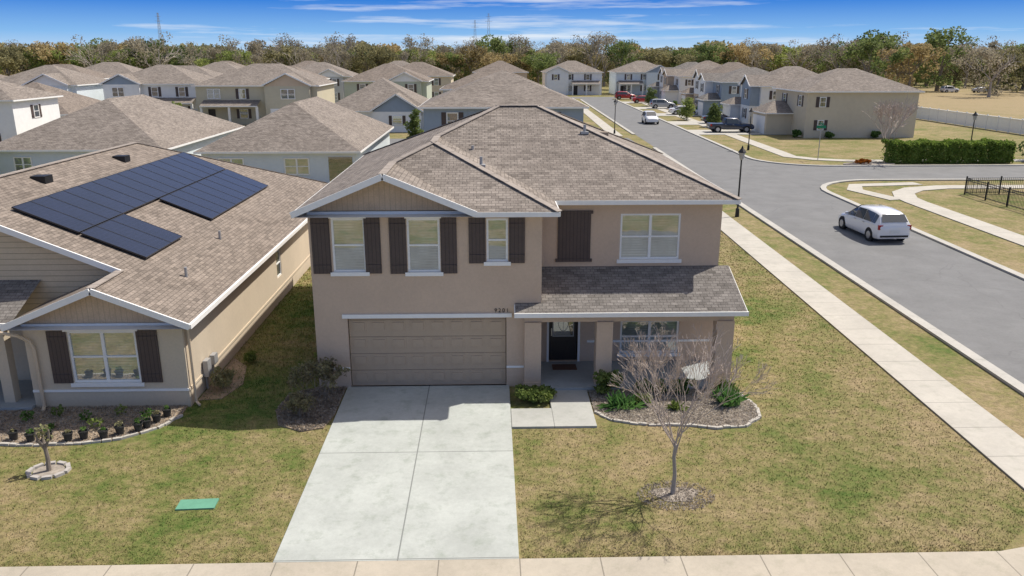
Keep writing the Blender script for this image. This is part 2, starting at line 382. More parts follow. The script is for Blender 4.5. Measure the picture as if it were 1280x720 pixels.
b=MB(); b.slab(bed,0,.035); struct(b.build('mulch_bed',M['mulch']))
bedL=[(-5.25,22.4),(-6.0,21.9),(-6.1,20.8),(-5.8,19.9),(-5.1,19.5),(-4.55,19.7),(-4.4,20.5),(-4.4,22.4)]
b=MB(); b.slab(bedL,0,.035); struct(b.build('soil_bed',M['soil']))
bedH=[(-8.7,21.2),(-8.65,20.6),(-9.0,19.8),(-9.7,19.2),(-10.6,18.95),(-12.2,18.9),(-13.6,19.1),(-15,19.3),(-15,21.2)]
b=MB(); b.slab(bedH,0,.035); struct(b.build('planting_bed',M['soil']))
b=MB(); b.slab([(4.15+math.cos(t)*.5*(1+.25*math.sin(3*t)),16.1+math.sin(t)*.38*(1+.2*math.cos(2*t))) for t in [i*math.pi/8 for i in range(16)]],0,.012); struct(b.build('tree_mulch',M['mulch']))
b=MB(); b.slab([(-8.55,21.6),(-7.9,21.7),(-7.6,22.8),(-7.9,24.2),(-8.55,25)],0,.022); struct(b.build('bare_soil',M['soil']))
b=MB(); b.slab([(34.5+math.cos(t)*2.4,72.4+math.sin(t)*1.0) for t in [i*math.pi/8 for i in range(16)]],0,.08); struct(b.build('corner_bed',M['mulch']))
def edging(name,pts,label,w_=.09,hh=.06):
    m=MB()
    for i in range(len(pts)-1):
        a=Vector(pts[i]+(0,)); c=Vector(pts[i+1]+(0,)); n=max(1,int((c-a).length/.2))
        for k in range(n):
            p=a.lerp(c,(k+.04)/n); q=a.lerp(c,(k+.96)/n); h=hh+random.uniform(-.012,.012); j=Vector((random.gauss(0,.012),random.gauss(0,.012),0))
            m.beam(p+j+Z*h/2,q+j+Z*h/2,w_,h)
    tag(m.build(name,M['stone']),label,'garden edging')
edging('garden_edging',bed[1:-1],'curved pale stone edging round the mulch bed by the porch')
edging('garden_edging',bedH[1:-1],'curved stone edging round the soil bed of the left house')
# ================================================================ MAIN HOUSE
mh=root('house',(1,28,0),'two-storey taupe stucco house with dark shutters, garage and columned porch, in the centre','house',world=True)
E=5.45; S=.417
FA=(Vector((0,22.4,0)),X,-Y_); FB=(Vector((0,24.1,0)),X,-Y_)
def R4(uL,uR,vT,vB,Yp):
    x0=(PX(uL,vT,Yp)[0]+PX(uL,vB,Yp)[0])/2; x1=(PX(uR,vT,Yp)[0]+PX(uR,vB,Yp)[0])/2
    return (x0,x1,PX((uL+uR)/2,vB,Yp)[1],PX((uL+uR)/2,vT,Yp)[1])
w1=R4(415,457,273,340,22.4); w2=R4(509,550,273,340,22.4); w3=R4(608,635,273,327,22.4)
gd=(-4.25,.42,.05,2.22); w4=R4(775,850,267,324,24.1); w5=R4(775,848,400,441,24.1)
dxa,dxb=R4(686,722,400,455,24.1)[:2]; dr=(dxa,dxb,.15,2.25)
wl=MB()
wall_holes(wl,FA,-5.2,1.45,0,5.4,[w1,w2,w3,gd],.14)
wall_holes(wl,FB,1.45,7.1,0,5.4,[w4,w5,dr],.12)
wl.poly([(1.45,22.4,0),(1.45,24.1,0),(1.45,24.1,5.4),(1.45,22.4,5.4)])
wl.poly([(7.1,24.1,0),(7.1,34.9,0),(7.1,34.9,5.4),(7.1,24.1,5.4)]); wl.poly([(7.1,34.9,0),(-5.2,34.9,0),(-5.2,34.9,5.4),(7.1,34.9,5.4)])
wl.poly([(-5.2,34.9,0),(-5.2,22.4,0),(-5.2,22.4,5.4),(-5.2,34.9,5.4)])
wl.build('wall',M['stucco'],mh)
for q in (w1,w2): window(mh,FA,*q,sill=True)
window(mh,FA,*w3)
window(mh,FB,*w4,double=True); window(mh,FB,*w5,double=True)
for q in (w1,w2):
    t=MB(); t.obox(FA,q[0]-.05,q[1]+.05,q[3]+.01,q[3]+.13,.003,.05); t.build('window_header',M['white'],mh)
for a,b_,q in ((390,413,w1),(456,476,w1),(487,508,w2),(551,571,w2),(586,607,w3),(636,656,w3)):
    e=R4(a,b_,273,340,22.4); shutter(mh,FA,e[0],e[1],q[2]-.04,q[3]+.02)
e=R4(697,738,266,324,24.1); 
s=MB(); s.obox(FB,e[0],e[1],e[2],e[3],.003,.04)
s.obox(FB,e[0]-.06,e[1]+.06,e[3]-.02,e[3]+.07,.003,.06); s.obox(FB,e[0]-.06,e[1]+.06,e[2]-.07,e[2]+.02,.003,.06); s.build('shutter',M['shutter'],mh)
gp=MB(); gp.obox(FA,gd[0]+.02,gd[1]-.02,.05,2.2,-.14,-.10)
nx=8; dx=(gd[1]-gd[0]-.04)/nx
for i in range(nx):
    for j in range(4):
        x0=gd[0]+.02+i*dx+.07; z0=.05+j*.5375+.1
        gp.obox(FA,x0,x0+dx-.14,z0,z0+.34,-.10,-.092); gp.obox(FA,x0+.05,x0+dx-.19,z0+.05,z0+.29,-.092,-.07)
gp.build('garage_door',M['garage'],mh)
t=MB(); t.obox(FA,gd[0]-.14,gd[1]+.16,2.225,2.34,.003,.06); t.build('garage_trim',M['white'],mh)
t=MB(); t.obox(FA,-5.2,gd[0],.62,.68,.003,.03); t.build('belt_trim',M['white'],mh)
t=MB(); t.obox(FA,gd[1],.94,.62,.68,.003,.03); t.build('belt_trim',M['white'],mh)
t=MB(); t.obox(FB,dr[1]+.3,7.1,.78,.85,.003,.03); t.build('belt_trim',M['white'],mh)
def text(s_,size,loc,rot,mat,parent,name):
    cu=D.curves.new('t','FONT'); cu.body=s_; cu.size=size; cu.extrude=.004; cu.align_x='CENTER'; cu.space_character=1.35
    o=D.objects.new('t',cu); C.objects.link(o); bpy.context.view_layer.update()
    me=D.meshes.new_from_object(o.evaluated_get(bpy.context.evaluated_depsgraph_get())); D.objects.remove(o)
    me.materials.clear(); me.materials.append(mat); q=D.objects.new(name,me); C.objects.link(q); q.parent=parent
    q.location=Vector(loc)-Vector(parent['_w']); q.rotation_euler=rot; return q
text('9201',.17,(.28,22.385,2.37),(math.pi/2,0,0),M['door'],mh,'house_number')
dm=MB(); dm.obox(FB,dr[0]+.03,dr[1]-.03,.16,dr[3]-.03,-.12,-.07)
W=dr[1]-dr[0]
for i in range(2):
    x0=dr[0]+.1+i*(W/2-.03); dm.obox(FB,x0,x0+W/2-.17,.3,.8,-.07,-.055)
do=dm.build('door',M['door'],mh); do['_w']=mh['_w']
h=MB(); h.obox(FB,dr[0]+.07,dr[0]+.1,1.0,1.25,-.055,-.01); h.build('door_handle',M['rim'],do)
h=MB(); h.obox(FB,dr[0]+.14,dr[1]-.14,.98,2.05,-.07,-.06); h.build('door_glass',M['glass_d'],do)
h=MB(); xc=(dr[0]+dr[1])/2; yg=24.1+.054
pts=[Vector((xc+.17*math.cos(t),yg,1.5+.36*math.sin(t))) for t in [i*6.2832/16 for i in range(16)]]
for i in range(16): h.beam(pts[i],pts[(i+1)%16],.01,.016)
for i in (0,4,8,12): h.beam(pts[i]*.999+Vector((xc,yg,1.5))*.001,Vector((xc+.001,yg,1.5)),.01,.012)
h.obox(FB,dr[0]+.12,dr[0]+.15,.96,2.07,-.066,-.05); h.obox(FB,dr[1]-.15,dr[1]-.12,.96,2.07,-.066,-.05); h.obox(FB,dr[0]+.15,dr[1]-.15,2.04,2.07,-.066,-.05); h.obox(FB,dr[0]+.15,dr[1]-.15,.96,.99,-.066,-.05)
h.build('glass_leading',M['steel'],do)
fp=MB(); fp.obox(FB,dr[0]-.07,dr[0],.13,dr[3]+.07,.0,.03); fp.obox(FB,dr[1],dr[1]+.07,.13,dr[3]+.07,.0,.03); fp.obox(FB,dr[0],dr[1],dr[3],dr[3]+.07,.0,.03); fp.build('door_frame',M['white'],mh)
gm=MB(); gm.poly([(-5.2,22.37,5.42),(-.72,22.37,5.42),(-2.97,22.37,6.36)]); gm.build('gable_siding',M['siding'],mh)
t=MB(); t.obox(FA,-5.2,1.45,5.3,5.4,.003,.05); t.build('frieze_trim',M['white'],mh)
t=MB(); t.obox(FB,1.45,7.1,5.3,5.4,.003,.05); t.build('frieze_trim',M['white'],mh)
rf=MB()
rg=(-1.8,25.6,6.993); rg2=(-1.8,27.4,6.993); a1=(.3,29.5,7.869); a2=(1.7,29.5,7.869); gf=(-2.97,21.9,6.505); gb=(-2.97,24.43,6.505); gr=(-.44,21.9,E)
rf.poly([(-5.5,35.3,E),(-5.5,21.9,E),gf,gb,rg,rg2,a1])
rf.poly([gr,gb,gf]); rf.poly([gr,(1.9,21.9,E),rg,gb]); rf.poly([(1.9,21.9,E),(1.9,23.7,E),rg2,rg])
rf.poly([(1.9,23.7,E),(7.5,23.7,E),a2,a1,rg2]); rf.poly([(7.5,23.7,E),(7.5,35.3,E),a2]); rf.poly([(7.5,35.3,E),(-5.5,35.3,E),a1,a2])
roof=rf.build('roof',M['roof'],mh); roof['_w']=mh['_w']
sf=MB(); z=E-.13
sf.poly([(-5.5,21.9,z),(-5.5,35.3,z),(7.5,35.3,z),(7.5,23.7,z),(1.9,23.7,z),(1.9,21.9,z)]); sf.build('soffit',M['white'],mh)
fa=MB(); zz=E-.075
for a,b_ in (((-5.5,35.3),(-5.5,21.9)),((-.44,21.9),(1.9,21.9)),((1.9,21.9),(1.9,23.7)),((1.9,23.7),(7.5,23.7)),((7.5,23.7),(7.5,35.3)),((7.5,35.3),(-5.5,35.3))):
    fa.beam(a+(zz,),b_+(zz,),.06,.13)
fa.beam((-5.52,21.87,E-.06),(-2.97,21.87,6.445),.05,.17); fa.beam((-2.97,21.87,6.445),(-.42,21.87,E-.06),.05,.17)
fa.build('fascia',M['white'],mh)
cp=MB()
def capline(m,a,b_,w_=.22):
    a=Vector(a);b_=Vector(b_); n=int((b_-a).length/.3)
    for i in range(n): m.beam(a.lerp(b_,i/n)+Z*(.012+.004*(i%2)),a.lerp(b_,(i+.99)/n)+Z*(.012+.004*(i%2)),w_,.025)
for a,b_ in ((gf,gb),(gb,rg),(rg,rg2),(rg2,a1),(a1,a2),((1.9,21.9,E),rg),((7.5,23.7,E),a2),((7.5,35.3,E),a2),((-5.5,35.3,E),a1)): capline(cp,a,b_)
cp.build('ridge_cap',M['cap'],roof)
def vent(x,y,z,k=0,par=roof):
    m=MB()
    if k: m.box(x-.22,x+.22,y-.2,y+.2,z-.1,z+.13)
    else: m.tube([(x,y,z-.1),(x,y,z+.28)],.05,8); m.box(x-.13,x+.13,y-.13,y+.13,z-.03,z+.05)
    m.build('roof_vent',M['steel'] if not k else M['stucco_dark'],par)
vent(-.3,24.6,E+S*2.2); vent(3.2,27.6,E+S*3.9); vent(3.9,28.5,E+S*3.6-.05,1); vent(-.6,26.6,E+S*2.5)
pr=MB(); pts=[(.68,21.95,2.48),(7.42,21.95,2.48),(7.42,24.1,3.3),(1.45,24.1,3.3),(1.45,22.4,2.652),(.68,22.4,2.652)]
pr.poly(pts)
pr.poly([(x,y,z-.12) for x,y,z in pts][::-1]); prf=pr.build('porch_roof',M['roof_dark'],mh); prf['_w']=mh['_w']
pf=MB(); pf.beam((.64,21.93,2.41),(7.46,21.93,2.41),.05,.13); pf.beam((7.43,21.95,2.41),(7.43,24.1,3.22),.03,.10); pf.beam((.66,21.95,2.41),(.66,22.38,2.57),.03,.10); pf.build('porch_fascia',M['white'],prf)
pc=MB(); pc.box(.95,7.15,22.25,22.6,2.1,2.40); pc.build('porch_beam',M['stucco'],mh)
pc=MB(); pc.box(6.85,7.15,22.6,24.08,2.1,2.62); pc.build('porch_beam',M['stucco'],mh)
for x0,x1 in ((.95,1.445),(3.08,3.56),(6.65,7.16)):
    m=MB(); m.box(x0,x1,22.2,22.65,.13 if x0>2 else 0,2.1); m.box(x0-.03,x1+.03 if x0>2 else x1,22.17,22.68,.13 if x0>2 else 0,.22); m.build('porch_column',M['stucco'],mh)
m=MB(); m.box(1.46,7.22,21.96,24.09,0,.13); m.build('porch_floor',M['porchfloor'],mh)
t=MB(); t.box(dr[0]+.08,dr[1]-.08,23.35,23.8,.131,.15); tag(t.build('doormat',M['mat_d']),'dark doormat lying before the front door','doormat')
m=MB(); m.obox(FB,dr[1]+.18,dr[1]+.3,1.75,2.0,.003,.12); m.build('wall_lamp',M['black'],mh)
# ================================================================ LEFT HOUSE
lh=root('house',(-16,32,0),'single-storey cream house with solar panels on its roof, at the left edge','house',world=True)
FL=(Vector((0,21.2,0)),X,-Y_); FR=(Vector((-8.6,0,0)),Y_,X); FG=(Vector((0,23.0,0)),X,-Y_)
EL=2.6; SL=.417; xe=-8.25; xrid=-16.0
def zr(x): return EL+SL*(xe-x)
lw=R4(88,173,414,478,21.2)
m=MB(); wall_holes(m,FL,-12.95,-8.6,0,2.55,[lw],.1)
sw=(31.2,31.9,1.0,2.1)
wall_holes(m,FR,21.2,44.2,0,2.55,[sw],.1)
m.poly([(-12.95,21.2,0),(-12.95,21.2,2.55),(-12.95,23,2.55),(-12.95,23,0)])
m.poly([(-12.95,23.05,0),(-23.4,23.05,0),(-23.4,23.05,2.55),(-12.95,23.05,2.55)]); m.poly([(-23.4,23,0),(-23.4,44.2,0),(-23.4,44.2,2.55),(-23.4,23,2.55)])
m.poly([(-23.4,44.2,0),(-8.6,44.2,0),(-8.6,44.2,2.55),(-23.4,44.2,2.55)])
m.build('wall',M['cream'],lh)
window(lh,FL,*lw,double=True); window(lh,FR,*sw,glass='glass_d',sill=False)
for a,b_ in ((63,87),(174,200)):
    e=R4(a,b_,414,478,21.2); shutter(lh,FL,e[0],e[1],lw[2],lw[3]+.02)
t=MB(); t.obox(FL,lw[0]-.08,lw[1]+.08,lw[3]+.01,lw[3]+.12,.003,.05); t.build('window_header',M['white'],lh)
t=MB(); t.obox(FL,-12.95,-8.6,2.42,2.54,.003,.05); t.build('frieze_trim',M['white'],lh)
t=MB(); t.obox(FL,-12.95,-8.6,.5,.57,.003,.03); t.build('belt_trim',M['white'],lh)
t=MB(); t.obox(FR,21.2,44.2,.5,.57,.003,.03); t.build('belt_trim',M['cream'],lh)
gx=-10.74; xg2=2*gx-xe
m=MB(); m.poly([(xg2+.35,21.18,2.55),(xe-.3,21.18,2.55),(gx,21.18,zr(gx)-.13)]); m.build('gable_siding',M['siding'],lh)
m=MB(); m.poly([(-22.5,22.98,2.4),(-9,22.98,2.4),(-9.3,22.98,zr(-9.3)-.1),(xrid,22.98,zr(xrid)-.12),(-22.5,22.98,zr(-9.5)-.1)]); m.build('gable_siding',M['siding_h'],lh)
m=MB(); zg=zr(gx); zp=zr(xrid)
m.poly([(gx,20.8,zg),(xe,20.8,EL),(xe,44.6,EL),(xrid,36.85,zp),(xrid,22.65,zp),(gx,22.65,zg)])
m.poly([(xg2,20.8,EL),(gx,20.8,zg),(gx,23,zg),(xg2,23,EL)])
m.poly([(2*xrid-xe,22.65,EL),(xrid,22.65,zp),(xrid,36.85,zp),(2*xrid-xe,44.6,EL)])
m.poly([(xe,44.6,EL),(2*xrid-xe,44.6,EL),(xrid,36.85,zp)])
lroof=m.build('roof',M['roof_b'],lh); lroof['_w']=lh['_w']
m=MB(); m.poly([(-22,21.2,2.55),(xg2-.0,21.2,2.55),(xg2,22.97,3.3),(-22,22.97,3.3)]); m.build('porch_roof',M['roof_dark'],lh)
m=MB(); m.poly([(xe,20.8,EL-.12),(xg2,20.8,EL-.12),(xg2,21.25,EL-.12),(-8.65,21.25,EL-.12),(-8.65,44.6,EL-.12),(xe,44.6,EL-.12)]); m.build('soffit',M['white'],lh)
m=MB(); m.beam((xe+.02,20.8,EL-.06),(xe+.02,44.6,EL-.06),.1,.13); m.beam((xe+.03,20.77,EL-.06),(gx,20.77,zg-.07),.05,.17); m.beam((gx,20.77,zg-.07),(xg2-.03,20.77,EL-.06),.05,.17)
m.beam((gx,22.62,zg-.05),(xrid,22.62,zp-.05),.05,.17); m.beam((xrid,22.62,zp-.05),(2*xrid-xe,22.62,EL-.05),.05,.17)
m.beam((xg2-.02,21.17,2.5),(-22,21.17,2.5),.06,.12); m.build('fascia',M['white'],lh)
m=MB()
for a,b_ in (((xrid,22.65,zp),(xrid,36.85,zp)),((xrid,36.85,zp),(xe,44.6,EL))): capline(m,a,b_)
m.build('ridge_cap',M['cap'],lroof)
m=MB(); capline(m,(gx,20.8,zg),(gx,22.7,zg)); m.build('ridge_cap',M['cap'],lroof)
nS=Vector((SL,0,1)).normalized(); dS=Vector((1,0,-SL)).normalized(); ax=math.cos(math.atan(SL))
def panel(xt,xb,y0,y1):
    a=Vector((xt,y0,zr(xt))); L=(xb-xt)/ax
    def bx(m,l0,l1,q0,q1,h0,h1):
        vs=[]
        for hh in (h0,h1):
            for l,q in ((l0,q0),(l1,q0),(l1,q1),(l0,q1)): vs.append(a+dS*l+Y_*q+nS*hh)
        m.add(vs,[(0,3,2,1),(4,5,6,7),(0,1,5,4),(1,2,6,5),(2,3,7,6),(3,0,4,7)])
    w_=y1-y0; m=MB(); bx(m,.02,L-.02,.02,w_-.02,.08,.115); p=m.build('solar_panel',M['solar'],lh); p['_w']=lh['_w']
    m=MB()
    for q in ((0,.02,0,w_),(L-.02,L,0,w_),(.02,L-.02,0,.02),(.02,L-.02,w_-.02,w_)): bx(m,*q,.07,.12)
    m.build('panel_frame',M['alu'],p)
for i in range(14): panel(-14.4,-12.52,24.05+i*1.0,24.05+i*1.0+.985)
for i in list(range(3))+list(range(6,14)): panel(-12.48,-10.6,24.05+i*1.0,24.05+i*1.0+.985)
def lvent(x,y,k):
    z=zr(x); m=MB()
    if k==0: m.tube([(x,y,z-.1),(x,y,z+.3)],.05,8); m.build('roof_vent',M['steel'],lroof)
    else: m.box(x-.25,x+.25,y-.25,y+.25,z-.1,z+.16); m.build('roof_vent',M['black'],lroof)
for q in ((-15.3,27.6,1),(-15.2,33.5,1),(-9.8,28.5,0),(-9.4,24.0,0)): lvent(*q)
m=MB(); m.tube([(-14.0,21.1,2.42),(-13.0,21.0,2.25),(-12.75,21.1,2.05),(-12.68,21.12,1.8),(-12.68,21.12,.1),(-12.6,20.9,.05)],.05,6); m.build('downspout',M['beigepipe'],lh)
m=MB(); m.tube([(-8.5,21.35,2.45),(-8.5,21.35,.1),(-8.35,21.2,.05)],.04,6); m.build('downspout',M['beigepipe'],lh)
for y,z0,h_ in ((22.3,.45,.5),(22.9,.6,.3)):
    m=MB(); m.obox(FR,y,y+.3,z0,z0+h_,.035,.18); m.obox(FR,y+.1,y+.2,.0,z0,.035,.08); m.build('meter_box',M['steel'],lh)
m=MB(); m.box(-13.9,-13.6,21.35,21.65,0,2.5); m.build('porch_column',M['cream'],lh)
m=MB(); m.box(-17,-12.97,21.0,23.0,0,.12); m.build('porch_floor',M['porchfloor'],lh)
m=MB(); m.obox(FG,-13.9,-13.05,.12,2.2,.0,.05); m.build('door',M['door'],lh)
# ================================================================ BACKGROUND HOUSES
wc={}
for n_,c_ in dict(blue=(.66,.72,.75),white=(.82,.82,.80),grey=(.50,.51,.50),olive=(.56,.51,.38),beige=(.62,.54,.405),slate=(.30,.36,.43),tan=(.60,.47,.34),sage=(.48,.52,.42)).items(): wc[n_]=simple('wall_'+n_,c_,.9,.07,2,spec=.2)
def bgh(label,x0,x1,y0,y1,fl,wall,roofm='roof',pitch=.42,S=(),Wn=(),En=(),gable=None,sh=True,porch=None,gw=None,wg=None,sg_=None):
    e=2.65 if fl==1 else 5.45
    rt=root('house',((x0+x1)/2,(y0+y1)/2,0),label,'house',world=True)
    m=MB(); m.box(x0,x1,y0,y1,-.02,e-.06)
    ov=.4; X0,X1,Y0,Y1=x0-ov,x1+ov,y0-ov,y1+ov; w_=X1-X0; d_=Y1-Y0; hf=min(w_,d_)/2; zt=e+pitch*hf
    if w_>=d_: r1=(X0+hf,(Y0+Y1)/2,zt); r2=(X1-hf,(Y0+Y1)/2,zt)
    else: r1=((X0+X1)/2,Y0+hf,zt); r2=((X0+X1)/2,Y1-hf,zt)
    A,B,Cc,Dd=(X0,Y0,e),(X1,Y0,e),(X1,Y1,e),(X0,Y1,e)
    q=MB(); sm=MB(); f=MB()
    if w_>=d_: q.poly([A,B,r2,r1]); q.poly([B,Cc,r2]); q.poly([Cc,Dd,r1,r2]); q.poly([Dd,A,r1])
    else: q.poly([A,B,r1]); q.poly([B,Cc,r2,r1]); q.poly([Cc,Dd,r2]); q.poly([Dd,A,r1,r2])
    sm.poly([(X0,Y0,e-.13),(X0,Y1,e-.13),(X1,Y1,e-.13),(X1,Y0,e-.13)])
    for a,b_ in ((A,B),(B,Cc),(Cc,Dd),(Dd,A)): f.beam(Vector(a)-Z*.07,Vector(b_)-Z*.07,.07,.14)
    gpart=[]
    if gable:
        a,b_=gable; c=(a+b_)/2; hz=e+pitch*1.15*(b_-a)/2; yb=Y0+(hz-e)/pitch+.4; pj=.9; yf=y0-pj
        m.box(a+.35,b_-.35,yf+.0,y0+.02,-.02,e-.06)
        q.poly([(a,yf-.35,e),(c,yf-.35,hz),(c,yb,hz),(a,Y0+.05,e)]); q.poly([(c,yf-.35,hz),(b_,yf-.35,e),(b_,Y0+.05,e),(c,yb,hz)])
        f.beam((a-.02,yf-.37,e-.06),(c,yf-.37,hz-.06),.05,.18); f.beam((c,yf-.37,hz-.06),(b_+.02,yf-.37,e-.06),.05,.18)
        gg=MB(); gg.poly([(a+.35,yf-.01,e-.06),(b_-.35,yf-.01,e-.06),(c,yf-.01,hz-.15)]); gpart.append(gg)
    xf=x0
    if wg:
        a,b_=wg; c=(a+b_)/2; hz=e+pitch*1.2*(b_-a)/2; pj=1.3; xf=x0-pj; xb=X0+(hz-e)/pitch+.4
        m.box(xf,x0+.02,a+.35,b_-.35,-.02,e-.06)
        q.poly([(xf-.35,a,e),(X0+.05,a,e),(xb,c,hz),(xf-.35,c,hz)]); q.poly([(xf-.35,c,hz),(xb,c,hz),(X0+.05,b_,e),(xf-.35,b_,e)])
        f.beam((xf-.37,a-.02,e-.06),(xf-.37,c,hz-.06),.05,.2); f.beam((xf-.37,c,hz-.06),(xf-.37,b_+.02,e-.06),.05,.2)
        f.beam((xf-.35,a,e-.07),(X0,a,e-.07),.05,.14)
        gg=MB(); gg.poly([(xf-.01,a+.35,2.7),(xf-.01,b_-.35,2.7),(xf-.01,b_-.35,e-.06),(xf-.01,c,hz-.15),(xf-.01,a+.35,e-.06)]); gg.poly([(xf,a+.34,2.7),(x0,a+.34,2.7),(x0,a+.34,e-.06),(xf,a+.34,e-.06)]); gpart.append(gg)
    gdoor=None
    if porch:
        py0,py1,pd=porch; m.box(x0-pd,x0+.05,py0,py1,-.02,2.6)
        h_=2.66; hh=h_+.42*((py1-py0)/2+.3); yc=(py0+py1)/2
        p1=[(x0-pd-.35,py0-.35,h_),(x0-.01,py0-.35,h_),(x0-.01,py1+.35,h_),(x0-pd-.35,py1+.35,h_)]; k=(x0-pd-.35+(py1-py0)/2*.7,yc,min(hh,4.2)); k2=(x0-.01,yc,min(hh,4.2))
        q.poly([p1[0],p1[1],k2,k]); q.poly([p1[3],p1[0],k]); q.poly([p1[2],p1[3],k,k2])
        f.beam(Vector(p1[0])-Z*.07,Vector(p1[1])-Z*.07,.06,.14); f.beam(Vector(p1[3])-Z*.07,Vector(p1[0])-Z*.07,.06,.14)
        Fp=(Vector((x0-pd,0,0)),-Y_,-X); gdoor=MB(); gdoor.obox(Fp,-py1+.5,-py0-.5,.03,2.2,.01,.04)
    colm=None
    if sg_:
        (ga,gb_),(pa,pb)=sg_; inb=gable and gable[0]<=ga<gable[1]; yf=y0-.9 if inb else y0
        Fp=(Vector((0,yf,0)),X,-Y_); gdoor=MB(); gdoor.obox(Fp,ga,gb_,.03,2.3,.01,.04)
        q.poly([(pa,y0-2.0,2.75),(pb,y0-2.0,2.75),(pb,y0-.01,3.45),(pa,y0-.01,3.45)]); f.beam((pa,y0-2.02,2.68),(pb,y0-2.02,2.68),.05,.15)
        colm=[]
        for xx in (pa+.15,(pa+pb)/2,pb-.15):
            g5=MB(); g5.box(xx-.15,xx+.15,y0-1.9,y0-1.6,0,2.62); colm.append(g5)
        g6=MB(); g6.obox((Vector((0,y0,0)),X,-Y_),pa+.5,pa+1.5,.05,2.2,.005,.03)
    m.build('wall',wc[wall],rt); q.build('roof',M[roofm],rt); f.build('fascia',M['white'],rt); sm.build('soffit',M['white'],rt)
    if gdoor: gdoor.build('garage_door',M['white'],rt)
    if colm:
        for g5 in colm: g5.build('porch_column',wc['white'],rt)
        g6.build('door',M['door'],rt)
    for g4 in gpart: g4.build('gable_siding',wc[gw or wall],rt)
    FS=(Vector((0,y0,0)),X,-Y_); FW=(Vector((x0,0,0)),-Y_,-X); FE=(Vector((x1,0,0)),Y_,X)
    FGb=(Vector((0,y0-.912,0)),X,-Y_); FWg=(Vector((xf-.012,0,0)),-Y_,-X)
    for F,L in ((FS,S),(FW,Wn),(FE,En)):
        for (c,z0,ww,hh) in L:
            FF=F
            if F is FS and gable and gable[0]+.3<c<gable[1]-.3: FF=FGb
            if sg_ and F is FS and z0<2 and (sg_[0][0]-.5<c<sg_[0][1]+.5): continue
            if F is FW:
                if wg and wg[0]+.3<c<wg[1]-.3: FF=FWg
                c=-c
            window(rt,FF,c-ww/2,c+ww/2,z0,z0+hh,o=.01,sill=False,fw=.09,double=ww>1.3,glass='glass_d' if fl==2 else 'glass')
            if sh and ww<1.6:
                shutter(rt,FF,c-ww/2-.42,c-ww/2-.04,z0,z0+hh); shutter(rt,FF,c+ww/2+.04,c+ww/2+.42,z0,z0+hh)
    return rt
def W2(xs,w_=1.0,h_=1.4): return [(x,3.6,w_,h_) for x in xs]+[(x,.9,w_,h_) for x in xs]
bgh('single-storey pale blue house behind the solar-panel house, large brown hip roof',-38.5,-25.4,62.8,83,1,'blue',pitch=.50,S=[(-36,.9,1.4,1.2),(-31,.9,1.6,1.2),(-27.5,.9,1.2,1.2)],sh=False)
hB=bgh('single-storey pale blue house with back patio, directly behind the gap between the front houses',-21.8,-10.2,61.2,82,1,'blue',pitch=.53,S=[(-19.6,.85,1.9,1.3),(-14.7,.85,1.9,1.3)],sh=False)
m=MB(); m.obox((Vector((0,61.2,0)),X,-Y_),-12.3,-10.5,.05,2.2,.005,.03); m.build('patio_door',M['glass_d'],hB)
bgh('two-storey grey-blue house just behind the roof of the central house',-5.6,7.8,68.4,82,2,'slate',pitch=.40,S=W2([-3.2,1,5]))
bgh('two-storey grey house second behind the central house, only its roof showing',-6,7,104,116,2,'grey','roof_b',S=W2([-3,4]))
bgh('two-storey white house cut off by the left edge, small window facing the yard',-58,-46,80,88.5,2,'white',S=W2([-48.5,-53]),En=[(84,3.5,1,1.3)])
bgh('olive two-storey house with tan front gable over a white garage door',-41.5,-24.5,117,130,2,'olive',S=[(-39,3.6,1.8,1.4),(-35,3.6,1.0,1.4),(-28.4,3.6,2.0,1.4),(-35,.9,1.2,1.3)],gable=(-32,-25),gw='tan',sg_=((-31,-26),(-40.5,-32.5)))
bgh('white two-storey house with dark gable left of the olive house',-57.5,-43.5,124,136,2,'white',S=[(-55,3.6,1.8,1.4),(-50,3.6,1.0,1.4),(-46,3.6,1.0,1.4),(-46,.9,1.2,1.3)],gable=(-57.5,-51.5),gw='slate',sg_=((-56.7,-52.3),(-51,-44)))
bgh('pale blue two-storey house behind the left low roofs',-72.5,-59.5,120,132,2,'blue',S=W2([-70,-66,-62.5]),gable=(-66.5,-60),gw='white',sg_=((-65.5,-61),(-72,-67)))
bgh('grey single-storey house with low brown roof left of the olive house',-66,-51.5,101,115,1,'grey','roof_b',pitch=.48,S=[(-62,.9,1.4,1.2),(-56,.9,1.4,1.2)])
bgh('white single-storey house with front gable near the middle distance',-21.5,-8,106,121,1,'white',pitch=.55,S=[(-18,.9,1.3,1.2),(-12,.9,1.3,1.2)],gable=(-15.5,-8.6),gw='slate')
bgh('sage green two-storey house behind the white gabled house',-24,-10.5,136,148,2,'sage','roof_b',S=W2([-21,-17,-13]),gable=(-17,-11),gw='white')
bgh('grey two-storey house in the third row behind the olive house',-42,-28,166,178,2,'grey',S=W2([-39,-35,-31]),gable=(-35,-29),gw='white')
bgh('beige two-storey house in the third row above the sage green one',-22,-8,168,180,2,'beige','roof_b',S=W2([-19,-15,-11]))
bgh('white two-storey house in the third row, far left',-63,-49,168,180,2,'white',S=W2([-60,-56,-52]),gable=(-63,-57),gw='tan')
bgh('tan two-storey house at the far left corner of the estate',-89,-75.5,124,136,2,'tan','roof_b',S=W2([-86,-82,-78]),gable=(-82,-76),gw='white')
bgh('tan single-storey house on the far left with broad brown roof',-84,-69,100,114,1,'tan','roof_b',pitch=.48,S=[(-80,.9,1.4,1.2),(-73,.9,1.4,1.2)])
bgh('grey two-storey house in the third row, farthest left',-86,-71,168,180,2,'grey',S=W2([-83,-78]))
bgh('white two-storey house far behind, between the olive and the sage ones',-43,-30,143,153,2,'white','roof_b',S=W2([-40,-36,-32]))
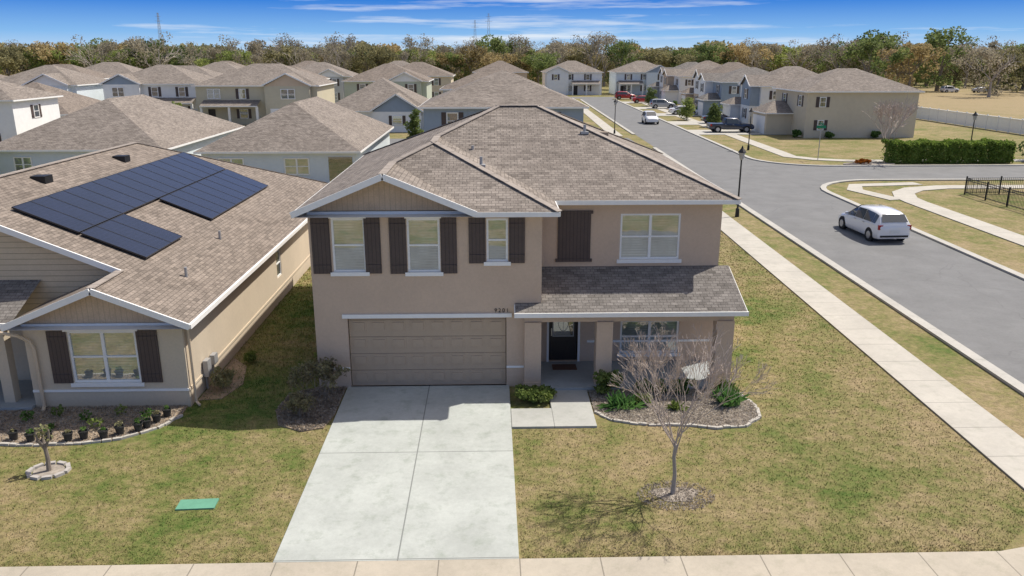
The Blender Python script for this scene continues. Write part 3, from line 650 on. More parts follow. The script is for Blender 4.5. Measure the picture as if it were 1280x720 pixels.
bgh('pale blue two-storey house far behind, above the low grey roof',-63,-48,146,156,2,'blue','roof',S=W2([-59,-54,-50]))
bgh('slate two-storey house far behind, at the left edge',-85,-71,148,159,2,'slate','roof_b',S=W2([-82,-78,-74]))
bgh('blue single-storey house far behind, between the white gabled house and the road',-4,8,140,152,1,'blue','roof',S=[(-1,.9,1.3,1.2),(5,.9,1.3,1.2)])
bgh('beige two-storey house in the fourth row, behind the white far-left house',-72,-58,200,212,2,'beige','roof_b',S=W2([-69,-64]))
bgh('pale grey two-storey house in the fourth row, left of centre',-30,-16,204,216,2,'grey','roof',S=W2([-27,-20]))
bgh('tan two-storey house in the fourth row, behind the grey gabled one',-52,-38,202,214,2,'tan','roof_b',S=W2([-49,-42]))
# right row
bgh('beige two-storey corner house with a blank side wall, across the cross street',37.6,51,96.5,107.5,2,'beige',pitch=.43,S=[(39.5,3.6,.8,1.2),(39.5,.9,.8,1.2)],Wn=[(98.6,3.6,1.0,1.3),(104,3.6,1,1.3)],porch=(100.8,106.5,3.2))
cols=['white','slate','tan','white','grey']; gws=['slate','white','white','tan','white']
labs=['white two-storey house with grey-blue gable, first beyond the beige corner house','slate blue two-storey house with white gable, second beyond the corner house','tan two-storey house with white gable, third beyond the beige corner house','white two-storey house with tan gable, fourth beyond the beige corner house','grey two-storey house, last on the right side of the street']
ys=[113.5,130.5,147.5,165,181.5]
for i,y in enumerate(ys):
    x=37.3+K*(y-100)+[0,-1.2,.6,-1.0,.2][i]
    g0=(y+.2,y+5) if i%2==0 else (y+4.8,y+9.6)
    bgh(labs[i],x,x+11.5,y,y+9.5,2,cols[i],['roof','roof_dark','roof_b','roof','roof_dark'][i],pitch=[.5,.42,.55,.45,.5][i],Wn=W2([sum(g0)/2])+[(y+7.5 if i%2==0 else y+2.2,3.6,1.0,1.3)],S=W2([x+2,x+7],.8,1.2),wg=g0,gw=gws[i],porch=((y+5.2,y+9.2,2.6) if i%2==0 else (y+.3,y+4.4,2.6)))
bgh('white two-storey house with black shutters at the end of the road',13.5,27.5,203,215,2,'white',S=W2([16,19.5,24]),gable=(13.5,19.5),sg_=((14.3,18.6),(20,27)))
bgh('pale two-storey house right of the white one at the end of the road',31,45,203,215,2,'blue',S=W2([34,38,42]),gable=(38,45),gw='slate',sg_=((39,44),(31.5,37.5)))
bgh('grey two-storey house at the far end, right of the street',49,62,205,217,2,'grey','roof_b',S=W2([52,58]))
bgh('tan two-storey house at the far end, left of the road',-4,9,203,215,2,'tan','roof_b',S=W2([-1,5]))
# ================================================================ PLANTS
rng=np.random.default_rng(3)
def leafmesh(name,cent,size,mat,aspect=1.0,up=None):
    n=len(cent); a=rng.normal(size=(n,3)); 
    if up is not None: a=a*.5+np.array([0,0,up])
    a/=np.linalg.norm(a,axis=1)[:,None]; b=rng.normal(size=(n,3)); b-= (b*a).sum(1)[:,None]*a; b/=np.linalg.norm(b,axis=1)[:,None]
    s=size*rng.uniform(.6,1.3,size=(n,1)); A=a*s*aspect; B=b*s
    v=np.stack([cent-A-B*.3,cent-A*.1-B,cent+A,cent+A*.1+B],1).reshape(-1,3)
    me=D.meshes.new(name); me.vertices.add(4*n); me.vertices.foreach_set('co',v.astype('f').ravel())
    me.loops.add(4*n); me.loops.foreach_set('vertex_index',np.arange(4*n,dtype='i')); me.polygons.add(n)
    me.polygons.foreach_set('loop_start',np.arange(0,4*n,4,dtype='i')); me.update(calc_edges=True); me.validate(); me.materials.append(mat)
    return me
def clump_pts(cl,n):
    cl=np.array(cl); w=cl[:,3]**2; i=rng.choice(len(cl),n,p=w/w.sum()); d=rng.normal(size=(n,3)); d/=np.linalg.norm(d,axis=1)[:,None]
    r=rng.uniform(.35,1.05,size=(n,1))**.6
    return cl[i,:3]+d*r*cl[i,3:4]*np.array([1,1,.75])
def branch(mb,p,d,L,rad,depth,spread=.5,nseg=3,tw=(2,3),up=.15,n=5,tips=None,rmin=.0):
    pts=[p]; q=p.copy(); dd=d.copy()
    for i in range(nseg):
        dd=(dd+Vector((random.gauss(0,.12),random.gauss(0,.12),random.gauss(0,.06)+up*.3))).normalized(); q=q+dd*(L/nseg); pts.append(q.copy())
    mb.tube(pts,[max(rmin,rad*(1-.4*i/nseg)) for i in range(nseg+1)],n if depth>1 else 3,cap=False)
    if tips is not None and depth<=1: tips.append(q.copy())
    if depth==0: return
    for k in range(random.randint(*tw)):
        a=random.uniform(0,6.283); s=random.uniform(spread*.6,spread*1.3); perp=dd.orthogonal().normalized(); perp=Matrix.Rotation(a,3,dd)@perp
        nd_=(dd+perp*s+Z*up).normalized(); st=pts[-1] if k<2 else pts[random.randint(1,nseg)]
        branch(mb,st,nd_,L*random.uniform(.62,.85),rad*.62,depth-1,spread,nseg,tw,up,n,tips,rmin)
def tree_proto(kind,hgt,rw,mat,nleaf,leaf,seed):
    random.seed(seed); r_=root('tree',(0,-500,0),None,None)
    m=MB(); tips=[]; tr=hgt*.018+.05
    m.tube([(0,0,-.1),(random.gauss(0,.1),0,hgt*.15),(random.gauss(0,.2),0,hgt*.35)],[tr*1.5,tr,tr*.8],7)
    top=Vector((0,0,hgt*.3))
    for k in range(5):
        a=k*1.257+random.random(); branch(m,top,Vector((math.cos(a)*.55,math.sin(a)*.55,.9)).normalized(),hgt*.26,tr*.6,3 if kind=='bare' else 2,.6,2,(2,3),.1,4,tips)
    m.build('trunk',M['bark_grey'] if kind=='bare' else M['bark'],r_,uv=False)
    cl=[]
    for t in tips[:40]: cl.append((t.x*rw,t.y*rw,t.z,hgt*random.uniform(.06,.12)))
    for k in range(10):
        a=random.uniform(0,6.28); rr=random.uniform(.05,.3)*hgt*rw; cl.append((rr*math.cos(a),rr*math.sin(a),hgt*random.uniform(.42,.9),hgt*random.uniform(.08,.15)))
    for k in range(9):
        a=random.uniform(0,6.28); rr=random.uniform(.1,.3)*hgt*rw; cl.append((rr*math.cos(a),rr*math.sin(a),hgt*random.uniform(.08,.35),hgt*random.uniform(.07,.13)))
    me=leafmesh('crown',clump_pts(cl,nleaf),leaf,mat); o=D.objects.new('crown',me); C.objects.link(o); o.parent=r_
    return r_
protos=[('green',tree_proto('f',14,1.1,M['t_green'],2600,.28,1)),('green',tree_proto('f',13,1.3,M['t_lime'],2400,.27,2)),
 ('russet',tree_proto('f',14,1.2,M['t_rust'],2100,.26,3)),('grey-brown',tree_proto('bare',14,1.2,M['t_grey'],1800,.2,4)),('grey-brown',tree_proto('bare',15,1.0,M['t_grey'],1500,.18,5)),
 ('olive',tree_proto('f',12,1.4,M['t_olive'],2300,.26,6)),('green',tree_proto('f',16,.8,M['t_green'],2300,.27,8)),('olive',tree_proto('f',13,1.3,M['t_olive'],2400,.25,9))]
used=set()
def put_tree(i,x,y,s,label=None,group=None):
    k,p=protos[i]
    if i not in used: used.add(i); o=p
    else: o=copytree(p)
    o.location=(x,y,0); o.rotation_euler=(0,0,random.uniform(0,6.28)); o.scale=(s*random.uniform(.95,1.2),s*random.uniform(.95,1.2),s)
    u=x/y
    sec='behind the left houses' if u<-.15 else ('behind the middle of the estate' if u<.22 else 'beyond the right houses and field')
    tag(o,label or '%s tree in the far treeline %s'%({'green':'leafy green','russet':'golden-russet','olive':'olive-brown','grey-brown':'grey-brown half-bare'}[k],sec),'tree',group or '%s trees in the far treeline %s'%(k,sec))
random.seed(21)
wts=[3,4,5,5,3,4,1,4]
for i in range(200):
    y=random.uniform(228,300); x=(-.70+1.42*(i+random.random())/200)*y
    put_tree(random.choices(range(8),wts)[0],x,y,random.uniform(.72,1.08))
for (x,y,i,s) in ((117,190,3,.85),(128,205,5,.95),(138,200,4,.95),(110,214,2,1.0),(145,215,7,1.0),(98,212,0,1.05),(122,222,6,1.1)):
    put_tree(i,x,y,s,'%s tree standing at the far edge of the right field'%{0:'leafy green',2:'golden-russet',3:'bare grey',4:'tall bare grey',5:'low olive',6:'tall green',7:'broad olive-brown'}[i],'trees at the edge of the right field')
n=60000; yy=rng.uniform(300,335,n); xx=(rng.uniform(-.78,.80,n))*yy; hh=11+1.5*np.sin(xx*.09)+1.3*np.sin(xx*.23+1)+.8*np.sin(xx*.61); zz=rng.uniform(0,1,n)**.8*hh
me=leafmesh('woodland',np.stack([xx,yy,zz],1),.8,M['t_olive']); o=D.objects.new('woodland',me); C.objects.link(o); tag(o,'far olive-brown woodland closing the horizon','woods',kind='stuff')
def bush(name,label,loc,cl,n,leaf,mat,group=None,aspect=1.5,up=None,cat='shrub'):
    me=leafmesh(name,clump_pts(cl,n),leaf,mat,aspect=aspect,up=up); o=D.objects.new(name,me); C.objects.link(o); o.location=loc; return tag(o,label,cat,group)
def spiky(label,loc,R_,n,mat,k=1,tilt=(.25,1.3)):
    vs=[];fs=[]
    for j in range(n):
        cx,cy=(random.uniform(-.28,.28)*(k-1),random.uniform(-.2,.2)*(k-1)); a=random.uniform(0,6.283); e=random.uniform(*tilt); L=R_*random.uniform(.6,1.1); w_=.02
        d=Vector((math.cos(a)*math.cos(e),math.sin(a)*math.cos(e),math.sin(e))); sd_=d.cross(Z).normalized()*w_; p0=Vector((cx,cy,0)); p1=p0+d*L*.55+Z*.02; p2=p0+d*L-Z*.06*L*3*math.cos(e)
        o_=len(vs); vs+=[p0-sd_,p0+sd_,p1+sd_*1.2,p2,p1-sd_*1.2]; fs.append((o_,o_+1,o_+2,o_+3,o_+4))
    m=MB(); m.add(vs,fs); o=m.build('shrub',mat,uv=False); o.location=loc; return tag(o,label,'shrub')
def blob(w,d,h,k,seed=0,r=.22):
    random.seed(seed); return [(random.uniform(-w/2+r,w/2-r),random.uniform(-d/2+r,d/2-r),random.uniform(r*.8,max(r,h-r)),r*random.uniform(.6,1.2)) for _ in range(k)]
bush('shrub','low green clipped shrub between garage and front path',(1.25,21.3,0),blob(1.35,.8,.55,22,1),3200,.035,M['leaf_y'])
def brush_bush(label,loc,R_,Hh,n,seed,nl):
    random.seed(seed); rt=root('shrub',loc,label,'shrub'); m=MB(); tips=[]
    for k in range(n):
        a=random.uniform(0,6.28); rr=random.uniform(0,R_*.35); branch(m,Vector((rr*math.cos(a),rr*math.sin(a),0)),Vector((math.cos(a)*.35,math.sin(a)*.35,1)).normalized(),Hh*.38,.012,3,.4,3,(2,3),.12,3,tips,.004)
    m.build('twigs',M['bark'],rt,uv=False)
    me=leafmesh('foliage',clump_pts([(t.x,t.y,t.z*.95,.11) for t in tips],nl),.026,M['leaf_br'],aspect=1.6); o=D.objects.new('foliage',me); C.objects.link(o); o.parent=rt
brush_bush('loose green-brown shrub left of the garage door',(-5.1,21.6,0),1.2,1.1,13,31,2600)
brush_bush('smaller straggly green-brown shrub at the front of the soil bed left of the driveway',(-5.3,20.4,0),.9,.6,9,32,1200)
bush('shrub','green shrub at the left end of the mulch bed',(3.4,21.7,0),blob(.9,.6,.85,12,4),1200,.04,M['leaf_y'])
random.seed(41)
spiky('spreading bright green plant in front of the middle porch column',(3.65,20.75,.03),.58,110,M['leaf_b'],2.2)
spiky('bright green upright plant before the right porch column',(6.75,20.85,.03),.66,110,M['leaf_b'],2.0,(.6,1.4))
spiky('small grassy plant in the middle of the mulch bed',(5.15,20.6,.03),.35,60,M['leaf_y'],1.5)
bush('shrub','small leafy shrub right beside the spreading plant in the porch bed',(4.3,20.9,0),blob(.6,.5,.45,7,16,.15),500,.035,M['leaf_y'])
bush('shrub','low dark shrub under the porch window',(4.7,21.7,0),blob(1.0,.6,.6,9,6,.18),800,.035,M['leaf'])
bush('shrub','loose dark shrub behind the bare tree, before the porch floor',(5.6,21.7,0),blob(.9,.6,.65,9,7,.18),800,.035,M['leaf'])
bush('shrub','low yellow-green shrub at the right end of the mulch bed',(6.9,21.6,0),blob(.8,.6,.75,9,8,.18),800,.035,M['leaf_y'])
bush('shrub','brown straggly shrub beside the left house wall',(-8.05,22.6,0),blob(.8,1.4,.8,10,9,.18),900,.03,M['leaf_br'])
bush('shrub','small weed clump between the two houses',(-7.9,24.6,0),blob(.5,.8,.5,6,10,.15),500,.03,M['leaf_y'])
bush('shrub','long weedy grass along the left side wall of the central house',(-5.6,27,0),blob(.5,7,.35,30,14,.16),1800,.045,M['leaf_y'],aspect=2.4,up=.8)
def chips(name,label,pts,n,mat,size,z0=.035):
    P_=np.array(pts); lo=P_.min(0); hi=P_.max(0); q=rng.uniform(lo,hi,(n*2,2)); ins=np.zeros(len(q),bool)
    j=len(P_)-1
    for i in range(len(P_)):
        xi,yi=P_[i]; xj,yj=P_[j]; c=((yi>q[:,1])!=(yj>q[:,1]))&(q[:,0]<(xj-xi)*(q[:,1]-yi)/(yj-yi+1e-9)+xi); ins^=c; j=i
    q=q[ins]; cc=np.concatenate([q,rng.uniform(z0,z0+.03,(len(q),1))],1)
    me=leafmesh(name,cc,size,mat,aspect=2.0); o=D.objects.new(name,me); C.objects.link(o); tag(o,label,'mulch',kind='stuff')
chips('mulch_chips','pale grey-brown bark mulch and dry leaves covering the porch bed',bed,7500,M['chip'],.018)
chips('leaf_litter','dry leaves scattered round the foot of the bare lawn tree',[(4.15+math.cos(t)*.9,16.05+math.sin(t)*.65) for t in [i*math.pi/8 for i in range(16)]],900,M['chip'],.015,.012)
chips('leaf_litter','dry leaf litter on the soil bed left of the driveway',bedL,3500,M['chip'],.018)
chips('leaf_litter','dry litter on the long soil bed of the left house',bedH,4500,M['chip'],.015)
random.seed(5)
for i,(x,y) in enumerate([(-9.5,20.4),(-10.3,20.6),(-11.1,20.25),(-12.0,20.55),(-12.7,20.3),(-10.6,19.75),(-11.8,19.8)]):
    h_=random.uniform(.14,.34)
    bush('seedling','small green seedling in the soil bed of the left house',(x,y,.03),[(0,0,h_*.6,h_*.6)],60,.032,M['leaf_y' if i%2 else 'leaf'],'seedlings in the left soil bed',cat='plant')
pot=MB(); pts=[(0,.085),(.2,.115),(.2,.13),(.23,.13),(.23,.11),(.18,.105)]
nn=14; vs=[];fs=[]
for z,r_ in pts:
    for k in range(nn): vs.append((r_*math.cos(6.2832*k/nn),r_*math.sin(6.2832*k/nn),z))
for i in range(len(pts)-1):
    for k in range(nn): fs.append((i*nn+k,i*nn+(k+1)%nn,(i+1)*nn+(k+1)%nn,(i+1)*nn+k))
fs.append(tuple(range(nn))[::-1]); fs.append(tuple(range((len(pts)-1)*nn,len(pts)*nn))); pot.add(vs,fs)
for i,(x,y) in enumerate([(-9.15,20.15),(-9.28,19.82),(-9.42,19.62),(-9.83,19.45),(-10.15,19.22),(-10.65,19.2),(-11.0,19.1),(-11.55,19.16),(-11.95,19.08),(-12.45,19.2),(-9.0,20.5)]):
    rt=root('plant_pot',(x,y,.035),'small black nursery pot with a seedling behind the left stone edging','plant pot','black pots along the left bed')
    if i==0: pm=pot.build('pot',M['pot'],rt)
    else: q=pm.copy(); C.objects.link(q); q.parent=rt
    h_=random.uniform(.08,.2)
    me=leafmesh('foliage',clump_pts([(0,0,.22+h_*.5,h_*.6)],45),.025,M['leaf' if i%3 else 'leaf_br']); q=D.objects.new('foliage',me); C.objects.link(q); q.parent=rt
random.seed(11)
bt=root('tree',(4.1,16.15,0),'leafless young tree in a leafy patch on the front lawn','tree')
m=MB(); m.tube([(0,0,-.05),(.02,0,.5),(-.02,.02,.95),(0,0,1.25)],[.06,.045,.04,.036],8)
m.build('trunk',M['bark_grey'],bt,uv=False,smooth=True)
m=MB()
for k in range(8):
    a=k*.785+random.random()*.4; st=Vector((0,0,.95+.06*k)); branch(m,st,Vector((math.cos(a)*.45,math.sin(a)*.45,1)).normalized(),.78,.02,6,.34,3,(2,3),.09,4,None,.0040)
m.build('crown',M['twig'],bt,uv=False)
bt2=root('tree',(36.8,74.2,0),'leafless tree at the left end of the clipped hedge','tree')
m=MB(); m.tube([(0,0,-.05),(.05,0,1.0),(0,0,1.6)],[.13,.1,.09],7); m.build('trunk',M['bark_grey'],bt2,uv=False)
m=MB()
for k in range(8):
    a=k*.785; branch(m,Vector((0,0,1.2+.1*k)),Vector((math.cos(a)*.5,math.sin(a)*.5,1)).normalized(),1.35,.05,5,.42,3,(2,3),.08,4,None,.016)
m.build('crown',M['twig'],bt2,uv=False)
st=root('tree',(-10.7,17.55,0),'cut-back young tree inside a ring of pavers, left yard','tree')
m=MB(); m.tube([(0,0,-.05),(.02,.01,.35),(0,0,.75)],[.06,.05,.045],7)
for k in range(3):
    a=k*2.1; m.tube([(0,0,.6),(.12*math.cos(a),.12*math.sin(a),.85),(.16*math.cos(a),.16*math.sin(a),1.1)],[.035,.03,.02],6)
m.build('trunk',M['bark'],st,uv=False)
me=leafmesh('crown',clump_pts([(.0,0,1.1,.16),(.12,0,.9,.1),(-.12,.05,.95,.1)],90),.035,M['leaf_br']); q=D.objects.new('crown',me); C.objects.link(q); q.parent=st
m=MB(); m.slab([(-10.7+.36*math.cos(t),17.55+.3*math.sin(t)) for t in [i*.5236 for i in range(12)]],0,.03); struct(m.build('tree_ring_soil',M['mulch']))
bk=MB(); bk.box(-.11,.11,-.05,.05,0,.07)
for k in range(10):
    a=k*.628
    if k==0: p=bk.build('paver',M['brickp'])
    else: p=p.copy(); C.objects.link(p)
    p.location=(-10.7+.44*math.cos(a),17.55+.36*math.sin(a),0); p.rotation_euler=(0,0,a+1.57+random.uniform(-.12,.12))
    tag(p,'small grey paver in the ring round the cut-back tree','paver','pavers of the tree ring')
n=26000; hx=rng.uniform(-5.9,5.9,n); face=rng.uniform(0,1,n); top=1.85+.10*np.sin(hx*2.1)+.08*np.sin(hx*5.3+1)
hy=np.where(face<.45,-.75+rng.normal(0,.07,n)+.06*np.sin(hx*4),rng.uniform(-.75,.75,n)); hz=np.where(face<.45,rng.uniform(.02,1,n)*top,top+rng.normal(0,.06,n)); 
lo=face>.85; hz=np.where(lo,rng.uniform(.1,1,n)*top,hz)
me=leafmesh('hedge',np.stack([hx,hy,hz],1),.085,M['hedge']); o=D.objects.new('hedge',me); C.objects.link(o); o.location=(42.2,73.6,0); tag(o,'long clipped green hedge across the cross street','hedge')
bush('shrub','orange flowering bush in the corner bed',(33.8,72.2,.05),blob(1.8,.9,.6,8,2,.25),500,.07,M['flower'])
def ctree(x,y,h_,label,mat='t_green',w_=.35):
    rt=root('tree',(x,y,0),label,'tree'); m=MB(); m.tube([(0,0,-.05),(0,0,h_*.4)],[.1,.07],6); m.build('trunk',M['bark'],rt,uv=False)
    cl=[(random.gauss(0,w_*.35),random.gauss(0,w_*.35),h_*(.25+.7*k/16),w_*(1.1-.6*k/16)) for k in range(16)]
    me=leafmesh('crown',clump_pts(cl,1500),.12,M[mat]); q=D.objects.new('crown',me); C.objects.link(q); q.parent=rt
ctree(-38.0,60.5,3.3,'small yellow-green tree in front of the pale blue house, left','t_lime',.9)
ctree(-8.2,88,4.2,'narrow green tree right of the white gabled house',w_=.7); ctree(-5.9,87,3.6,'short green tree beside the narrow one behind the central house',w_=.7)
ctree(62,128,6,'young pine-like tree on the right field','t_green',1.3); ctree(31,112,3.2,'small round street tree beside the dark parked car','t_green',.9); ctree(30,124,3.4,'small street tree beyond the dark parked car','t_lime',.9); ctree(31,158,3.6,'small street tree beyond the white parked car','t_green',.9)
ctree(51.5,74.5,3.2,'single shrub-like tree at the right end of the hedge','t_green',.9)
ctree(-42.5,112,3.6,'small round tree in the front yard of the white house left of the olive one','t_lime',.8); ctree(-22.8,112,3.8,'small green tree at the right corner of the olive house','t_green',.8)
random.seed(9)
for i,(x,y) in enumerate([(36.6,111),(35.8,127),(36.8,144),(36.4,161),(36.9,97),(9.5,69),(9.0,73),(-23.5,61),(-8.7,62.5),(40.5,96),(46,96)]):
    bush('shrub','round green foundation shrub beside a distant house wall',(x,y,0),blob(1.2,1.2,1.0,10,i,.3),600,.09,M['leaf'],'foundation shrubs of distant houses')
# grass blades
N=230000
px=rng.uniform(-17,13.8,N); py=13.75+ (rng.uniform(0,1,N)**1.7)*34
def inr(x0,x1,y0,y1): return (px>x0)&(px<x1)&(py>y0)&(py<y1)
bad=inr(-4.4,.55,13,22.5)|inr(.4,2.85,19.5,22)|inr(-5.25,7.2,22.1,35)|inr(-30,-8.6,20.9,45)|inr(-30,-8.8,19.2,21.2)|inr(2.8,7.3,19.7,22.3)|inr(-6.0,-4.4,19.7,22.4)
bad|=(px>11.75+.03*py-.05)&(px<13.3+.03*py)|((px-4.15)**2/.22+(py-16.1)**2/.12<1)|((px+10.7)**2+(py-17.55)**2<.20)|((px-6.2)**2+(py-20.2)**2<1.0)|(inr(-7,-6.2,15.7,16.15))
bad|=(px>10.2)&(py<15.2)&(px+ (15.2-py)*1.2>12.0)
bad|=(px>15.0+K*py)|(inr(-15,-8.8,18.9,19.3))
k=~bad; px=px[k];py=py[k]; n=len(px)
a=rng.uniform(0,6.283,n); hgt=rng.uniform(.015,.045,n)*(1+ (px<-5)*(px>-8.6)*(py>21)*1.0); ln=rng.uniform(-.03,.03,(n,2)); w_=rng.uniform(.005,.011,n)*(1+(py-14)/14)
v=np.zeros((n,3,3)); v[:,0,0]=px-np.cos(a)*w_; v[:,0,1]=py-np.sin(a)*w_; v[:,1,0]=px+np.cos(a)*w_; v[:,1,1]=py+np.sin(a)*w_; v[:,2,0]=px+ln[:,0]; v[:,2,1]=py+ln[:,1]; v[:,2,2]=hgt
me=D.meshes.new('lawn_grass'); me.vertices.add(3*n); me.vertices.foreach_set('co',v.astype('f').ravel()); me.loops.add(3*n); me.loops.foreach_set('vertex_index',np.arange(3*n,dtype='i')); me.polygons.add(n); me.polygons.foreach_set('loop_start',np.arange(0,3*n,3,dtype='i')); me.update(calc_edges=True); me.validate(); me.materials.append(M['blade'])
o=D.objects.new('lawn_grass',me); C.objects.link(o); tag(o,'short patchy straw and green grass of the front lawns','grass',kind='stuff')
# ================================================================ STREET THINGS
m=MB(); m.box(-.42,.42,-.2,.2,0,.035); o=m.build('utility_lid',M['plastic_green']); o.location=(-6.6,15.95,0.0); o.rotation_euler=(0,0,.05); tag(o,'green plastic utility lid set in the left lawn','utility lid')
def lamp():
    rt=root('street_lamp',(0,0,0),None,None); m=MB(); m.tube([(0,0,0),(0,0,.5),(0,0,.55)],[.13,.11,.07],10); m.build('base',M['black'],rt)
    m=MB(); m.tube([(0,0,.5),(0,0,3.5)],[.06,.045],8); m.build('pole',M['black'],rt)
    m=MB(); m.tube([(0,0,3.5),(0,0,3.6),(0,0,3.95)],[.07,.13,.2],8); l=m.build('lantern',M['steel'],rt)
    m=MB(); m.tube([(0,0,3.95),(0,0,4.0),(0,0,4.2),(0,0,4.35)],[.26,.24,.08,.02],8); m.build('lantern_cap',M['black'],l); return rt
lp=lamp()
for i,(x,y,lb) in enumerate(((15.2,48.4,'black street lamp by the sidewalk right of the central house'),(15.6,102,'black street lamp far down the left side of the road'),(47,78,'black street lamp standing behind the clipped hedge'),(27.0,84,'black street lamp near the beige corner house'),(26.3,170,'black street lamp far down the right side of the road'))):
    o=lp if i==0 else copytree(lp); o.location=(x,y,0); tag(o,lb,'street lamp','street lamps')
sg=root('street_sign',(31,75.5,0),'green street name sign on a thin pole at the corner','sign')
m=MB(); m.tube([(0,0,0),(0,0,3.4)],.035,6); m.build('pole',M['steel'],sg)
m=MB(); m.box(-.45,.45,-.045,-.04,3.0,3.25); m.build('sign_plate',M['sign'],sg); m=MB(); m.box(.037,.042,-.45,.45,3.28,3.5); m.build('sign_plate',M['sign'],sg)
bf=root('metal_fence',(34,50,0),'black metal picket fence at the right edge','fence',world=True)
m=MB(); pk=MB()
path=[(34,44),(34,56.2),(60,56.2)]
for (a,b_) in zip(path,path[1:]):
    A=Vector(a+(0,));B=Vector(b_+(0,)); L=(B-A).length
    for z in (.15,1.0,1.15): m.beam(A+Z*z,B+Z*z,.04,.04)
    for i in range(int(L/.14)): q=A.lerp(B,i*.14/L); pk.box(q.x-.009,q.x+.009,q.y-.009,q.y+.009,.05,1.2)
m.build('rail',M['black'],bf); pk.build('pickets',M['black'],bf)
for (x,y) in [(34,44),(34,46.4),(34,48.8),(34,51.3),(34,53.7),(34,56.2),(36.5,56.2),(39,56.2),(41.5,56.2),(44,56.2)]:
    q=MB(); q.box(x-.04,x+.04,y-.04,y+.04,0,1.3); q.build('post',M['black'],bf)
wf=root('vinyl_fence',(66.5,110,0),'long white panel fence bounding the field on the right','fence',world=True)
m=MB(); m.box(66.48,66.52,88,132,.05,1.75); m.box(66.4,66.6,88,132,1.72,1.82); m.box(54,66.47,131.98,132.02,.05,1.75); m.build('panel',M['white'],wf)
for i in range(19):
    q=MB(); y=88+i*2.44; q.box(66.43,66.57,y-.07,y+.07,0,1.95); q.build('post',M['white'],wf)
for i,(u,hh) in enumerate(((202,34),(594,30),(611,34))):
    d_=ray(u,60); t=520/d_.y; x=d_.x*t; rt=root('pylon',(x,520,0),['thin lattice mast on the far left horizon','thin lattice mast at centre, left of the pair','thin lattice mast at centre, right of the pair'][i],'mast')
    m=MB(); b0=1.5
    for sx,sy in ((-1,-1),(1,-1),(1,1),(-1,1)): m.beam((sx*b0,sy*b0,0),(sx*.3,sy*.3,hh),.12,.12)
    for k in range(12):
        z0=hh*k/12; z1=hh*(k+1)/12; f0=b0+(.3-b0)*k/12; f1=b0+(.3-b0)*(k+1)/12
        for sy in (-1,1): m.beam((-f0,sy*f0,z0),(f1,sy*f1,z1),.06,.06); m.beam((f0,sy*f0,z0),(-f1,sy*f1,z1),.06,.06)
    m.build('tower',M['steel'],rt)
    m=MB(); m.beam((-2.2,0,hh*.86),(2.2,0,hh*.86),.12,.12); m.beam((-1.7,0,hh*.94),(1.7,0,hh*.94),.12,.12); m.build('crossarm',M['steel'],rt)
# ================================================================ VEHICLES
ST={'van':([(-2.55,.42,.80,.90,.86,.98,.80),(-2.47,.28,.93,1.04,.93,1.14,.84),(-2.12,.24,.985,1.06,.965,1.58,.70),(-1.75,.24,1.0,1.06,.97,1.67,.71),(-.8,.22,1.0,1.04,.97,1.73,.73),(.2,.22,1.0,1.01,.965,1.69,.70),(1.35,.22,.99,.97,.91,1.06,.80),(2.0,.25,.96,.86,.86,.94,.74),(2.4,.3,.87,.72,.78,.80,.66),(2.58,.36,.70,.60,.66,.66,.55)],[(2,3),(3,4),(4,5),(5,6)],(5,6),(1,2),(-1.62,1.62),.35),
'sedan':([(-2.35,.4,.76,.8,.8,.92,.72),(-2.2,.28,.86,.88,.86,1.0,.76),(-1.6,.24,.9,.92,.87,1.07,.74),(-.95,.22,.91,.93,.88,1.40,.6),(.3,.22,.91,.93,.88,1.44,.6),(1.15,.22,.9,.9,.86,1.0,.74),(1.95,.25,.87,.8,.8,.86,.66),(2.35,.35,.74,.6,.7,.66,.6)],[(2,3),(3,4),(4,5)],(4,5),(2,3),(-1.45,1.45),.33),
'suv':([(-2.3,.45,.8,.9,.86,1.0,.82),(-2.22,.3,.92,1.0,.91,1.1,.86),(-1.95,.28,.95,1.02,.93,1.6,.7),(-1.3,.26,.96,1.02,.93,1.7,.72),(.3,.26,.96,1.0,.92,1.66,.7),(1.05,.26,.95,.98,.88,1.1,.8),(1.95,.3,.9,.88,.84,.98,.72),(2.3,.38,.78,.68,.74,.76,.64)],[(2,3),(3,4),(4,5)],(4,5),(1,2),(-1.42,1.42),.36),
'pickup':([(-2.85,.5,.9,.95,.93,1.08,.9),(-2.8,.42,.95,1.05,.95,1.12,.92),(-.9,.4,.97,1.08,.96,1.13,.92),(-.75,.38,.97,1.1,.96,1.78,.74),(.6,.38,.97,1.08,.95,1.8,.74),(1.25,.38,.97,1.06,.92,1.18,.84),(2.5,.4,.95,1.0,.9,1.08,.84),(2.85,.45,.86,.8,.84,.9,.76)],[(3,4),(4,5)],(4,5),(2,3),(-1.85,1.85),.4)}
